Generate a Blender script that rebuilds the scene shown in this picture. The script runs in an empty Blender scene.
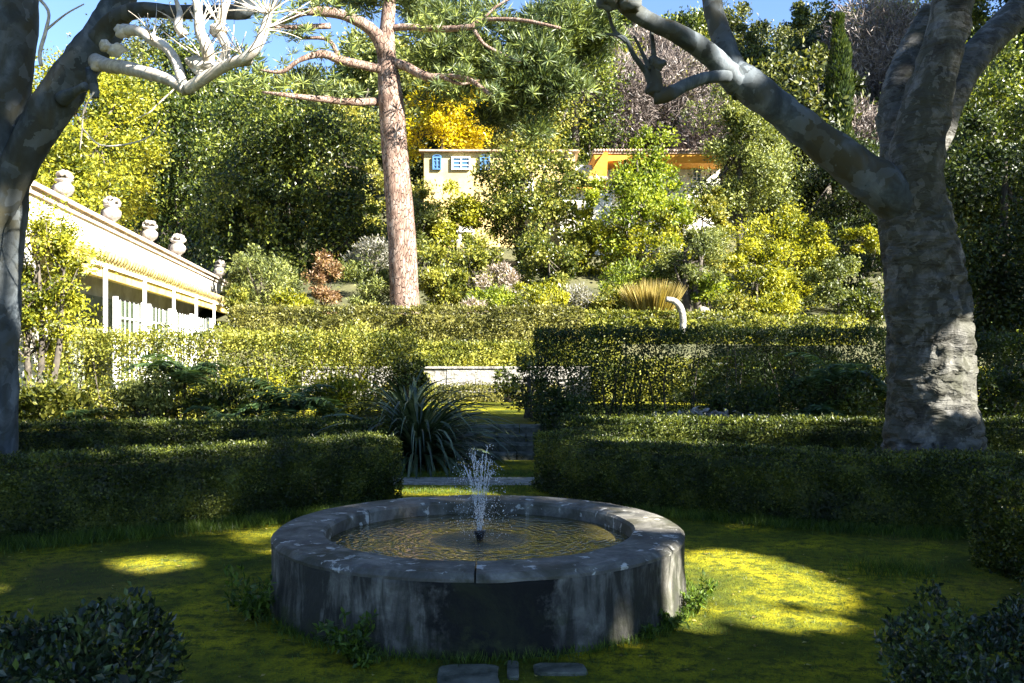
import bpy, math, random
import numpy as np
from mathutils import Vector
R = math.radians
sc = bpy.context.scene
C = sc.collection
# ------------------------------------------------------------------ camera
F, HZ, EYE = 900.0, 355.0, 1.76
cam_d = bpy.data.cameras.new('camera'); cam = bpy.data.objects.new('camera', cam_d); C.objects.link(cam)
cam.location = (0, 0, EYE); cam.rotation_euler = (R(90), 0, 0)
cam_d.sensor_width = 36; cam_d.lens = F/1024*36; cam_d.shift_y = (HZ-341.5)/1024
cam_d.clip_start = 0.05; cam_d.clip_end = 3000
sc.camera = cam
# ------------------------------------------------------------------ sky and sun
AZ, EL = 125.0, 33.0
SUN = np.array([math.cos(R(EL))*math.sin(R(AZ)), math.cos(R(EL))*math.cos(R(AZ)), math.sin(R(EL))])
w = bpy.data.worlds.new('World'); sc.world = w; w.use_nodes = True
nt = w.node_tree; nt.nodes.clear()
sk = nt.nodes.new('ShaderNodeTexSky'); sk.sky_type = 'NISHITA'; sk.sun_disc = False
sk.sun_elevation = R(EL); sk.sun_rotation = R(AZ); sk.air_density = 0.8; sk.dust_density = 0.0; sk.ozone_density = 3.0; sk.altitude = 3000
bg = nt.nodes.new('ShaderNodeBackground'); bg.inputs[1].default_value = 0.065
wo = nt.nodes.new('ShaderNodeOutputWorld')
nt.links.new(sk.outputs[0], bg.inputs[0]); nt.links.new(bg.outputs[0], wo.inputs[0])
sd = bpy.data.lights.new('sun', 'SUN'); sd.energy = 5.0; sd.angle = R(0.53); sd.color = (1.0, 0.95, 0.86)
so = bpy.data.objects.new('sun', sd); C.objects.link(so)
so.rotation_euler = Vector(-SUN).to_track_quat('-Z', 'Y').to_euler(); so.location = (20, -30, 30)
sc.view_settings.view_transform = 'Standard'; sc.view_settings.look = 'None'
sc.view_settings.exposure = 2.85; sc.view_settings.gamma = 1.0
sc.render.engine = 'CYCLES'
sc.cycles.max_bounces = 5; sc.cycles.diffuse_bounces = 2; sc.cycles.glossy_bounces = 3
sc.cycles.transmission_bounces = 4; sc.cycles.transparent_max_bounces = 8
sc.cycles.use_denoising = True

def at(px, py, D): return np.array([(px-512)/F*D, D, EYE-(py-HZ)/F*D])
def pts(lst, D): return [tuple(at(a[0], a[1], D+(a[3] if len(a) > 3 else 0))) for a in lst]

# ------------------------------------------------------------------ materials
def newmat(name):
    m = bpy.data.materials.new(name); m.use_nodes = True; m.node_tree.nodes.clear(); return m, m.node_tree
def N(t, ty, **k):
    n = t.nodes.new(ty)
    for a, v in k.items(): setattr(n, a, v)
    return n
def ramp(t, src, stops, interp='LINEAR'):
    r = N(t, 'ShaderNodeValToRGB'); r.color_ramp.interpolation = interp
    e = r.color_ramp.elements
    while len(e) < len(stops): e.new(0.5)
    for i, (p, c) in enumerate(stops):
        e[i].position = p; e[i].color = (*c, 1) if len(c) == 3 else c
    t.links.new(src, r.inputs[0]); return r.outputs[0]
def noise(t, scale, detail=4, rough=.6, vec=None, stretch=None, dist=0):
    n = N(t, 'ShaderNodeTexNoise'); n.inputs['Scale'].default_value = scale; n.inputs['Detail'].default_value = detail
    n.inputs['Roughness'].default_value = rough; n.inputs['Distortion'].default_value = dist
    if vec is None: vec = N(t, 'ShaderNodeTexCoord').outputs['Object']
    if stretch:
        mp = N(t, 'ShaderNodeMapping'); mp.inputs['Scale'].default_value = stretch; t.links.new(vec, mp.inputs[0]); vec = mp.outputs[0]
    t.links.new(vec, n.inputs['Vector']); return n.outputs[0]
def mix(t, f, a, b, bt='MIX'):
    m = N(t, 'ShaderNodeMix', data_type='RGBA', blend_type=bt)
    for s, v in ((m.inputs[0], f), (m.inputs[6], a), (m.inputs[7], b)):
        if isinstance(v, (int, float)): s.default_value = v
        elif isinstance(v, tuple): s.default_value = (*v, 1) if len(v) == 3 else v
        else: t.links.new(v, s)
    return m.outputs[2]
def bump(t, h, strength, dist=.02, prev=None):
    b = N(t, 'ShaderNodeBump'); b.inputs['Strength'].default_value = strength; b.inputs['Distance'].default_value = dist
    t.links.new(h, b.inputs['Height'])
    if prev is not None: t.links.new(prev, b.inputs['Normal'])
    return b.outputs[0]
def prin(t, col, rough=.8, nrm=None, spec=.3, metal=0):
    p = N(t, 'ShaderNodeBsdfPrincipled'); p.inputs['Roughness'].default_value = rough
    p.inputs['Specular IOR Level'].default_value = spec; p.inputs['Metallic'].default_value = metal
    if isinstance(col, tuple): p.inputs['Base Color'].default_value = (*col, 1)
    else: t.links.new(col, p.inputs['Base Color'])
    if nrm is not None: t.links.new(nrm, p.inputs['Normal'])
    return p.outputs[0]
def out(t, s): o = N(t, 'ShaderNodeOutputMaterial'); t.links.new(s, o.inputs[0])

def leafmat(name, dark, mid, light, trans=.35, rough=.45, spec=.4, clump=1.2, pos=(0.0, .5, 1.0)):
    k = .62 if mid[2] < mid[0]*.6 else 1.0; dark, mid, light = [(c[0], c[1], c[2]*k) for c in (dark, mid, light)]
    m, t = newmat(name)
    g = N(t, 'ShaderNodeNewGeometry')
    tc = N(t, 'ShaderNodeTexCoord').outputs['Object']
    nz = noise(t, clump, 2, .5, tc)
    a = N(t, 'ShaderNodeMath', operation='MULTIPLY_ADD'); t.links.new(g.outputs['Random Per Island'], a.inputs[0]); a.inputs[1].default_value = 1.0; a.inputs[2].default_value = -.5
    b = N(t, 'ShaderNodeMath', operation='ADD'); t.links.new(a.outputs[0], b.inputs[0]); ns = N(t, 'ShaderNodeMath', operation='MULTIPLY_ADD'); t.links.new(nz, ns.inputs[0]); ns.inputs[1].default_value = 2.0; ns.inputs[2].default_value = -.55; t.links.new(ns.outputs[0], b.inputs[1])
    col = ramp(t, b.outputs[0], [(pos[0], dark), (pos[1], mid), (pos[2], light)])  # lit highlights and dark gaps between clumps are put into the leaf colour
    p = prin(t, col, rough, spec=spec)
    tr = N(t, 'ShaderNodeBsdfTranslucent'); tcx = mix(t, 1.0, col, (1.25, 1.2, .5), 'MULTIPLY'); t.links.new(tcx, tr.inputs[0])
    mx = N(t, 'ShaderNodeMixShader'); mx.inputs[0].default_value = trans
    t.links.new(p, mx.inputs[1]); t.links.new(tr.outputs[0], mx.inputs[2]); out(t, mx.outputs[0]); return m

M = {}
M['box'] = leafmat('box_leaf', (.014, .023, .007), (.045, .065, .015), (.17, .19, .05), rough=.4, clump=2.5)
M['box_lit'] = leafmat('box_leaf_sunlit', (.035, .05, .012), (.15, .165, .03), (.38, .36, .10), clump=1.5)  # lit copy of the box leaf: sunshine on the hedges is in the colour
M['box_brown'] = leafmat('box_leaf_brownish', (.04, .045, .015), (.12, .12, .04), (.28, .26, .11), clump=1.2)
M['dark_hedge'] = leafmat('dark_hedge_leaf', (.014, .026, .008), (.03, .05, .012), (.07, .1, .02), clump=2.0)  # shaded counterpart for the right border: its shade is in the colour
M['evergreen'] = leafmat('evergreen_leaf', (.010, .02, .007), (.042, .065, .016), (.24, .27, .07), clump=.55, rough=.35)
M['evergreen_dark'] = leafmat('evergreen_dark_leaf', (.01, .02, .008), (.025, .042, .012), (.07, .09, .02), clump=.5)  # darker evergreen; on the right-hand trees it carries their shade as colour
M['hill'] = leafmat('hill_leaf', (.015, .024, .01), (.065, .08, .025), (.21, .21, .07), clump=.25)
M['olive'] = leafmat('olive_leaf', (.045, .06, .025), (.13, .155, .06), (.33, .35, .16), clump=.6)
M['yellowgreen'] = leafmat('yellowgreen_leaf', (.05, .07, .010), (.21, .22, .02), (.48, .45, .06), trans=.4, clump=.8)
M['lime'] = leafmat('lime_leaf', (.05, .085, .01), (.17, .22, .025), (.38, .42, .08), trans=.45, clump=.8)
M['mimosa'] = leafmat('mimosa_blossom', (.2, .15, .005), (.5, .4, .005), (.75, .62, .01), trans=.35, clump=1.5)
M['autumn'] = leafmat('autumn_leaf', (.04, .055, .012), (.16, .17, .035), (.40, .35, .10), clump=.9)
M['magnolia'] = leafmat('magnolia_leaf', (.02, .035, .01), (.09, .11, .025), (.34, .33, .12), clump=1.0, rough=.3)
M['red'] = leafmat('red_leaf', (.09, .045, .035), (.2, .115, .085), (.34, .23, .17), clump=2)
M['grey'] = leafmat('grey_leaf', (.1, .1, .08), (.24, .23, .19), (.42, .4, .36), clump=2)
M['pink'] = leafmat('pinkish_seedhead', (.16, .12, .09), (.34, .28, .24), (.5, .44, .4), clump=2)
M['straw'] = leafmat('straw_blade', (.14, .11, .045), (.28, .21, .10), (.45, .37, .2), clump=2)
M['strap'] = leafmat('strap_leaf', (.02, .035, .012), (.05, .075, .03), (.13, .16, .08), trans=.15, rough=.35, spec=.5, clump=3)
M['frond'] = leafmat('frond_leaf', (.03, .06, .025), (.07, .13, .045), (.15, .22, .08), clump=3)
M['weed'] = leafmat('weed_leaf', (.03, .06, .01), (.07, .12, .02), (.15, .22, .04), clump=5)
M['laurel'] = leafmat('laurel_leaf', (.012, .022, .012), (.03, .05, .02), (.09, .13, .03), trans=.25, rough=.3, spec=.5, clump=6, pos=(.05, .6, 1.0))
M['needle'] = leafmat('pine_needle', (.025, .045, .025), (.085, .115, .05), (.24, .28, .09), trans=.15, clump=.35)
M['cypress'] = leafmat('cypress_leaf', (.012, .024, .008), (.025, .045, .01), (.06, .08, .015), clump=.5)
M['twig'] = leafmat('bare_twig', (.05, .04, .035), (.13, .1, .085), (.24, .2, .17), trans=0, clump=.3)
M['twig_pale'] = leafmat('pale_twig', (.2, .17, .14), (.4, .36, .3), (.6, .55, .48), trans=0, clump=1)

def barkmat(name, cols, scale, stretch, bs, bd, wr=None, rough=.85, wst=(1,1,6)):
    m, t = newmat(name)
    n1 = noise(t, scale, 6, .65, stretch=stretch, dist=.6)
    n2 = noise(t, scale*.35, 3, .6, stretch=stretch, dist=1.0)
    c = ramp(t, n1, [(.34, cols[0]), (.5, cols[1]), (.66, cols[2])])
    c = mix(t, ramp(t, n2, [(.42, (0, 0, 0)), (.6, (1, 1, 1))]), c, cols[3])
    nb = bump(t, n1, bs, bd)
    tcb = N(t, 'ShaderNodeTexCoord').outputs['Object']; vv = N(t, 'ShaderNodeTexVoronoi', feature='F1'); vv.inputs['Scale'].default_value = scale*2.6; wb = mix(t, .35, tcb, noise(t, scale*.8, 4, .6)); t.links.new(wb, vv.inputs['Vector'])
    sp = N(t, 'ShaderNodeSeparateColor'); t.links.new(vv.outputs['Color'], sp.inputs[0])
    c = mix(t, ramp(t, sp.outputs[0], [(.6, (0, 0, 0)), (.8, (.3, .3, .3))]), c, tuple(min(1, q*1.2) for q in cols[2])); c = mix(t, ramp(t, sp.outputs[1], [(.6, (0, 0, 0)), (.8, (.35, .35, .35))]), c, tuple(q*.8 for q in cols[0]))
    if wr:
        n3 = noise(t, wr, 3, .6, stretch=wst, dist=.8); nb = bump(t, n3, bs, bd*2, nb)
    out(t, prin(t, c, rough, nb)); return m
M['plane_bark'] = barkmat('plane_bark', [(.022, .02, .015), (.062, .06, .05), (.17, .165, .15), (.045, .045, .03)], 5.0, (1, 1, .8), .9, .045, 2.2, wst=(1, 1, 3.5))
M['plane_smooth'] = barkmat('plane_bark_smooth', [(.025, .032, .034), (.06, .075, .085), (.15, .17, .185), (.05, .045, .025)], 3.5, (1, 1, .6), .5, .02)  # the bluish cast of the shade is mixed into this bark colour
M['plane_sunlit'] = barkmat('plane_bark_sunlit', [(.35, .31, .25), (.55, .5, .42), (.7, .66, .58), (.48, .42, .34)], 8, (1, 1, .6), .5, .015)  # pale copy of the plane bark; sunlight on the upper branches is painted in
M['dark_bark'] = barkmat('dark_bark', [(.03, .025, .02), (.07, .06, .045), (.13, .11, .085), (.06, .05, .04)], 6, (1, 1, .3), .6, .03)
def pinebark():
    m, t = newmat('pine_bark')
    tc = N(t, 'ShaderNodeTexCoord').outputs['Object']
    mp = N(t, 'ShaderNodeMapping'); mp.inputs['Scale'].default_value = (1, 1, .28); t.links.new(tc, mp.inputs[0])
    wv = noise(t, 3, 3, .6, mp.outputs[0])
    vm = mix(t, .12, mp.outputs[0], wv)
    v = N(t, 'ShaderNodeTexVoronoi', feature='DISTANCE_TO_EDGE'); v.inputs['Scale'].default_value = 15; t.links.new(vm, v.inputs['Vector'])
    e = ramp(t, v.outputs[0], [(0, (0, 0, 0)), (.09, (1, 1, 1))])
    n1 = noise(t, 6, 5, .6, stretch=(1, 1, .4))
    c = ramp(t, n1, [(.3, (.10, .055, .038)), (.5, (.21, .14, .105)), (.7, (.36, .29, .24))])
    c = mix(t, ramp(t, v.outputs[0], [(0, (.1, .1, .1)), (.09, (1, 1, 1))]), (.07, .04, .03), c)
    nb = bump(t, e, .9, .05); nb = bump(t, n1, .5, .02, nb)
    out(t, prin(t, c, .9, nb)); return m
M['pine_bark'] = pinebark()

def mossmat():
    m, t = newmat('moss_ground')
    a = noise(t, 1.1, 6, .6, dist=.4); b = noise(t, 9, 5, .7); c3 = noise(t, .35, 3, .5); d = noise(t, 60, 4, .7)
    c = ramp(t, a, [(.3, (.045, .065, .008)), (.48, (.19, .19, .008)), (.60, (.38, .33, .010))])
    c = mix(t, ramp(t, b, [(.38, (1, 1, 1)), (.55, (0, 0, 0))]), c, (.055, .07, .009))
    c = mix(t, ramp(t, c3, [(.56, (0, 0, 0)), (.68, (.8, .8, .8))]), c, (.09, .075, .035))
    c = mix(t, ramp(t, d, [(.35, (.55, .55, .55)), (.6, (0, 0, 0))]), c, (.035, .042, .01))
    nb = bump(t, b, .8, .06); nb = bump(t, d, .9, .015, nb)
    out(t, prin(t, c, .95, nb, .1)); return m
M['moss'] = mossmat()
def simple_noise(name, c0, c1, scale, bs=.5, bd=.02, rough=.85, stretch=None, p=(.35, .65)):
    m, t = newmat(name)
    n = noise(t, scale, 6, .65, stretch=stretch)
    out(t, prin(t, ramp(t, n, [(p[0], c0), (p[1], c1)]), rough, bump(t, n, bs, bd))); return m
M['path'] = simple_noise('gravel_path', (.08, .085, .06), (.28, .27, .24), 9, .5, .01)
M['step_stone'] = simple_noise('step_stone', (.025, .03, .018), (.15, .15, .115), 6, .8, .04)
M['slab'] = simple_noise('paving_slab', (.08, .08, .06), (.3, .29, .25), 9, .5, .02)
M['wall_stone'] = simple_noise('pale_wall_stone', (.08, .075, .06), (.4, .38, .34), 6, .9, .08, p=(.3, .7))
M['plaster'] = simple_noise('white_plaster', (.42, .37, .29), (.74, .71, .64), 1.1, .2, .01)
M['cornice'] = simple_noise('cornice_plaster', (.3, .22, .16), (.6, .52, .44), 2.5, .3, .01)
M['urn'] = simple_noise('urn_stone', (.12, .105, .085), (.42, .38, .33), 6, .8, .03)
M['yellow_wall'] = simple_noise('yellow_render', (.42, .30, .11), (.56, .43, .19), 1.2, .2, .01)
M['cream_wall'] = simple_noise('cream_render', (.66, .62, .5), (.82, .79, .68), 1.2, .2, .01)
M['ochre'] = simple_noise('ochre_soffit', (.62, .25, .03), (.8, .38, .06), 2, .2, .01)
M['tile'] = simple_noise('roof_tile', (.2, .12, .08), (.5, .36, .26), 5, .9, .05, stretch=(1, 1, 1))
M['mosstile'] = simple_noise('mossy_tile', (.22, .17, .05), (.5, .38, .16), 7, .9, .05)
M['ochre_beam'] = simple_noise('ochre_beam', (.6, .4, .08), (.75, .56, .2), 3, .2, .01)
M['white_paint'] = simple_noise('white_paint', (.74, .74, .72), (.84, .84, .82), 4, .1, .005, rough=.5)
M['blue_paint'] = simple_noise('blue_paint', (.04, .11, .22), (.08, .18, .33), 4, .1, .005, rough=.5)
M['shade_int'] = simple_noise('interior_shade', (.12, .14, .09), (.3, .32, .25), 1, .1, .01)
M['black'] = simple_noise('black_plastic', (.008, .008, .009), (.02, .02, .02), 20, .1, .002, rough=.4)
M['hill_ground'] = simple_noise('hill_ground', (.03, .035, .015), (.1, .095, .04), .5, .8, .2)
def glass():
    m, t = newmat('window_glass'); out(t, prin(t, (.06, .13, .22), .08, None, .6)); return m
M['glass'] = glass()
M['pale_glass'] = simple_noise('greenhouse_glass', (.03, .05, .03), (.10, .13, .09), .9, .1, .01, rough=.12)

def stonemat(name, top=False):
    m, t = newmat(name)
    tc = N(t, 'ShaderNodeTexCoord').outputs['Object']
    n1 = noise(t, 5, 6, .65, tc, dist=.4); n2 = noise(t, 28, 4, .7, tc)
    c = ramp(t, n1, [(.3, (.05, .048, .042)), (.5, (.11, .105, .09)), (.7, (.23, .22, .185))])
    if not top:
        st = noise(t, 4.5, 5, .7, tc, stretch=(1.6, 1.6, .35), dist=.5)
        c = mix(t, ramp(t, st, [(.42, (0, 0, 0)), (.56, (.95, .95, .95))]), c, (.025, .025, .02))
        # damp black overflow stain in the middle of the front
        sx = N(t, 'ShaderNodeSeparateXYZ'); t.links.new(tc, sx.inputs[0])
        ad = N(t, 'ShaderNodeMath', operation='ADD'); t.links.new(sx.outputs[0], ad.inputs[0]); ad.inputs[1].default_value = -.14
        n4 = noise(t, 3.0, 5, .7, tc)
        sc1 = N(t, 'ShaderNodeMath', operation='MULTIPLY_ADD'); t.links.new(n4, sc1.inputs[0]); sc1.inputs[1].default_value = 1.0; sc1.inputs[2].default_value = -.5
        a2 = N(t, 'ShaderNodeMath', operation='ADD'); t.links.new(ad.outputs[0], a2.inputs[0]); t.links.new(sc1.outputs[0], a2.inputs[1])
        ab = N(t, 'ShaderNodeMath', operation='ABSOLUTE'); t.links.new(a2.outputs[0], ab.inputs[0])
        c = mix(t, ramp(t, ab.outputs[0], [(.26, (1, 1, 1)), (.40, (0, 0, 0))]), c, (.006, .006, .005))
        ms = noise(t, 7, 5, .7, tc); zz = N(t, 'ShaderNodeMath', operation='MULTIPLY_ADD'); t.links.new(sx.outputs[2], zz.inputs[0]); zz.inputs[1].default_value = -.9; t.links.new(ms, zz.inputs[2])
        c = mix(t, ramp(t, zz.outputs[0], [(.42, (0, 0, 0)), (.56, (.75, .75, .75))]), c, (.035, .045, .012))
    else:
        c = mix(t, ramp(t, noise(t, 3.2, 4, .6, tc, dist=.6), [(.48, (0, 0, 0)), (.62, (.85, .85, .85))]), c, (.045, .042, .025))
        li = noise(t, 9, 5, .62, tc, dist=.3)
        c = mix(t, ramp(t, li, [(.60, (0, 0, 0)), (.66, (.9, .9, .9))]), c, (.5, .49, .44))
    mo = noise(t, 2.2, 6, .7, tc, dist=.5); c = mix(t, ramp(t, mo, [(.52, (0, 0, 0)), (.66, (.55, .55, .55))]), c, (.025, .03, .01))
    nb = bump(t, n1, .6, .03); nb = bump(t, n2, .6, .01, nb)
    out(t, prin(t, c, .8, nb, .3)); return m
M['basin'] = stonemat('basin_stone'); M['rim'] = stonemat('rim_stone', True)

def watermat():
    m, t = newmat('pool_water')
    tc = N(t, 'ShaderNodeTexCoord').outputs['Object']
    ln = N(t, 'ShaderNodeVectorMath', operation='LENGTH'); t.links.new(tc, ln.inputs[0])
    nz = noise(t, 3.5, 4, .55, tc)
    ph = N(t, 'ShaderNodeMath', operation='MULTIPLY_ADD'); t.links.new(ln.outputs['Value'], ph.inputs[0]); ph.inputs[1].default_value = 70; 
    nm = N(t, 'ShaderNodeMath', operation='MULTIPLY'); t.links.new(nz, nm.inputs[0]); nm.inputs[1].default_value = 38
    t.links.new(nm.outputs[0], ph.inputs[2])
    sn = N(t, 'ShaderNodeMath', operation='SINE'); t.links.new(ph.outputs[0], sn.inputs[0])
    nb = bump(t, sn.outputs[0], .4, .006)
    nb = bump(t, noise(t, 14, 3, .5, tc), .22, .01, nb)
    sp = noise(t, 55, 3, .6, tc)
    mk = ramp(t, ln.outputs['Value'], [(.26, (1, 1, 1)), (.38, (0, 0, 0))])
    h2 = N(t, 'ShaderNodeMath', operation='MULTIPLY'); t.links.new(sp, h2.inputs[0]); t.links.new(mk, h2.inputs[1])
    nb = bump(t, h2.outputs[0], .6, .03, nb)
    p = N(t, 'ShaderNodeBsdfPrincipled'); p.inputs['Base Color'].default_value = (.06, .05, .012, 1); p.inputs['Roughness'].default_value = .03
    p.inputs['IOR'].default_value = 1.45; p.inputs['Specular IOR Level'].default_value = 1.0
    t.links.new(nb, p.inputs['Normal']); out(t, p.outputs[0]); return m
M['water'] = watermat()
def dropmat():
    m, t = newmat('water_drops')
    g = N(t, 'ShaderNodeBsdfGlossy'); g.inputs[0].default_value = (.9, .95, 1, 1); g.inputs['Roughness'].default_value = .25
    d = N(t, 'ShaderNodeBsdfTranslucent'); d.inputs[0].default_value = (.8, .85, .9, 1)
    d2 = N(t, 'ShaderNodeBsdfDiffuse'); d2.inputs[0].default_value = (.8, .84, .88, 1)
    a = N(t, 'ShaderNodeMixShader'); a.inputs[0].default_value = .5; t.links.new(d.outputs[0], a.inputs[1]); t.links.new(d2.outputs[0], a.inputs[2])
    b = N(t, 'ShaderNodeMixShader'); b.inputs[0].default_value = .35; t.links.new(a.outputs[0], b.inputs[1]); t.links.new(g.outputs[0], b.inputs[2])
    out(t, b.outputs[0]); return m
M['drops'] = dropmat()

# ------------------------------------------------------------------ mesh helpers
class MB:
    def __init__(s): s.V = []; s.F = []; s.n = 0
    def add(s, V, F, mi=0, smooth=False):
        V = np.asarray(V, float).reshape(-1, 3)
        for f in (F if isinstance(F, list) and len(F) and isinstance(F[0], np.ndarray) and F[0].ndim == 2 else [np.asarray(F)]):
            if len(f): s.F.append((np.asarray(f)+s.n, mi, smooth))
        s.V.append(V); s.n += len(V); return s
    def mesh(s, name, mats, origin=(0, 0, 0)):
        me = bpy.data.meshes.new(name)
        V = np.concatenate(s.V)-np.asarray(origin, float)
        me.vertices.add(len(V)); me.vertices.foreach_set('co', V.astype(np.float32).ravel())
        li = np.concatenate([f.ravel() for f, _, _ in s.F]); lt = np.concatenate([np.full(len(f), f.shape[1]) for f, _, _ in s.F])
        mi = np.concatenate([np.full(len(f), m) for f, m, _ in s.F]); sm = np.concatenate([np.full(len(f), q) for f, _, q in s.F])
        me.loops.add(len(li)); me.loops.foreach_set('vertex_index', li.astype(np.int32))
        me.polygons.add(len(lt)); ls = np.concatenate([[0], np.cumsum(lt)[:-1]])
        me.polygons.foreach_set('loop_start', ls.astype(np.int32)); me.polygons.foreach_set('loop_total', lt.astype(np.int32))
        for m in mats: me.materials.append(m)
        me.polygons.foreach_set('material_index', mi.astype(np.int32)); me.polygons.foreach_set('use_smooth', sm.astype(bool))
        me.update(calc_edges=True); me.validate(); return me
    def build(s, name, mats, parent=None, origin=None):
        if not isinstance(mats, (list, tuple)): mats = [mats]
        if origin is None: origin = ORG.get(parent.name, (0, 0, 0)) if parent else (0, 0, 0)
        o = bpy.data.objects.new(name, s.mesh(name, mats, origin)); C.objects.link(o)
        if parent: o.parent = parent; ORG[o.name] = origin
        else: o.location = origin
        return o
ORG = {}
def empty(name, loc):
    o = bpy.data.objects.new(name, None); C.objects.link(o); o.location = loc; o.empty_display_size = .2; ORG[o.name] = tuple(loc); return o
def tag(o, label=None, cat=None, group=None, kind=None):
    if label: o['label'] = label
    if cat: o['category'] = cat
    if group: o['group'] = group
    if kind: o['kind'] = kind
    return o
def thing(name, label, cat, loc, group=None): return tag(empty(name, loc), label, cat, group)
def copy_thing(o, loc, rz=0, s=1, sz=None, label=None):
    c = o.copy(); C.objects.link(c); c.location = loc; c.rotation_euler = (0, 0, rz); c.scale = (s, s, sz or s)
    if label: c['label'] = label
    for ch in o.children:
        d = ch.copy(); C.objects.link(d); d.parent = c
    return c

def rnd(seed): return np.random.default_rng(seed)
def vnoise(P, f, seed, oct=3):
    g = rnd(seed); r = np.zeros(len(P)); a = 1.0; tot = 0
    for o in range(oct):
        for k in range(4):
            d = g.normal(size=3); d /= np.linalg.norm(d)
            r += a*np.sin(P@d*f*(2**o)*(.7+.6*g.random())*2*math.pi+g.random()*6.28); tot += a*.7
        a *= .55
    return r/tot
def unit(v): return v/np.maximum(np.linalg.norm(v, axis=-1, keepdims=True), 1e-9)
def box(mb, x0, x1, y0, y1, z0, z1, mi=0, rot=0, piv=None):
    V = np.array([[x, y, z] for x in (x0, x1) for y in (y0, y1) for z in (z0, z1)], float)
    if rot:
        px, py = piv if piv else ((x0+x1)/2, (y0+y1)/2); c, s_ = math.cos(rot), math.sin(rot)
        X = V[:, 0]-px; Y = V[:, 1]-py; V[:, 0] = px+c*X-s_*Y; V[:, 1] = py+s_*X+c*Y
    Q = np.array([[0, 1, 3, 2], [4, 6, 7, 5], [0, 4, 5, 1], [2, 3, 7, 6], [0, 2, 6, 4], [1, 5, 7, 3]])
    mb.add(V, Q, mi); return mb
def catmull(P, n):
    P = np.asarray(P, float); Q = np.vstack([2*P[0]-P[1], P, 2*P[-1]-P[-2]]); o = []
    for i in range(len(P)-1):
        a, b, c, d = Q[i:i+4]
        for t in np.linspace(0, 1, n, endpoint=False):
            o.append(.5*((2*b)+(-a+c)*t+(2*a-5*b+4*c-d)*t*t+(-a+3*b-3*c+d)*t**3))
    o.append(P[-1]); return np.array(o)
def tube(mb, P, rad, seg=10, sub=4, mi=0, nz=0, nf=3, seed=0, smooth=True):
    PR = catmull(np.hstack([np.asarray(P, float), np.asarray(rad, float)[:, None]]), sub) if sub > 1 else np.hstack([np.asarray(P, float), np.asarray(rad, float)[:, None]])
    c = PR[:, :3]; r = np.maximum(PR[:, 3], .001)
    T = unit(np.gradient(c, axis=0)); up = np.array([0, 1, 0.]) if abs(T[0][1]) < .8 else np.array([1., 0, 0])
    a = np.cross(T, up); a = unit(a); b = np.cross(T, a)
    th = np.linspace(0, 2*math.pi, seg, endpoint=False)
    V = c[:, None, :]+(np.cos(th)[None, :, None]*a[:, None, :]+np.sin(th)[None, :, None]*b[:, None, :])*r[:, None, None]
    V = V.reshape(-1, 3)
    if nz:
        d = unit(V-np.repeat(c, seg, 0)); V = V+d*(vnoise(V, nf, seed)*nz*np.repeat(r, seg))[:, None]
    n = len(c); i = np.arange(n-1)[:, None]*seg; j = np.arange(seg)[None, :]; k = (j+1) % seg
    Q = np.stack([i+j, i+k, i+seg+k, i+seg+j], -1).reshape(-1, 4)
    V = np.vstack([V, c[0], c[-1]]); L = len(V)
    jj = np.arange(seg); kk = (jj+1) % seg
    T1 = np.stack([np.full(seg, L-2), kk, jj], -1); T2 = np.stack([np.full(seg, L-1), (n-1)*seg+jj, (n-1)*seg+kk], -1)
    mb.add(V, [Q, np.vstack([T1, T2])], mi, smooth); return mb
def lathe(mb, prof, seg=16, c=(0, 0, 0), mi=0, smooth=True):
    th = np.linspace(0, 2*math.pi, seg, endpoint=False); prof = np.array(prof, float)
    V = np.stack([prof[:, 0][:, None]*np.cos(th), prof[:, 0][:, None]*np.sin(th), np.repeat(prof[:, 1][:, None], seg, 1)], -1).reshape(-1, 3)+np.array(c)
    n = len(prof); i = np.arange(n-1)[:, None]*seg; j = np.arange(seg)[None, :]; k = (j+1) % seg
    mb.add(V, np.stack([i+j, i+k, i+seg+k, i+seg+j], -1).reshape(-1, 4), mi, smooth); return mb
def leaves(mb, P, D, NR, L, W, mi=0, fold=.15, rng=None):
    n = len(P)
    D = unit(D); S = unit(np.cross(D, NR)); Nn = np.cross(S, D)
    L = np.broadcast_to(L, (n,))[:, None]; W = np.broadcast_to(W, (n,))[:, None]
    m = P+D*L*.5+Nn*W*fold
    V = np.stack([P, m+S*W*.5, P+D*L, m-S*W*.5], 1).reshape(-1, 3)
    mb.add(V, np.arange(n*4).reshape(-1, 4), mi); return mb
def rdir(g, n): return unit(g.normal(size=(n, 3)))
def jit(g, n, s=.3): return 1+g.uniform(-s, s, n)

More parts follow.
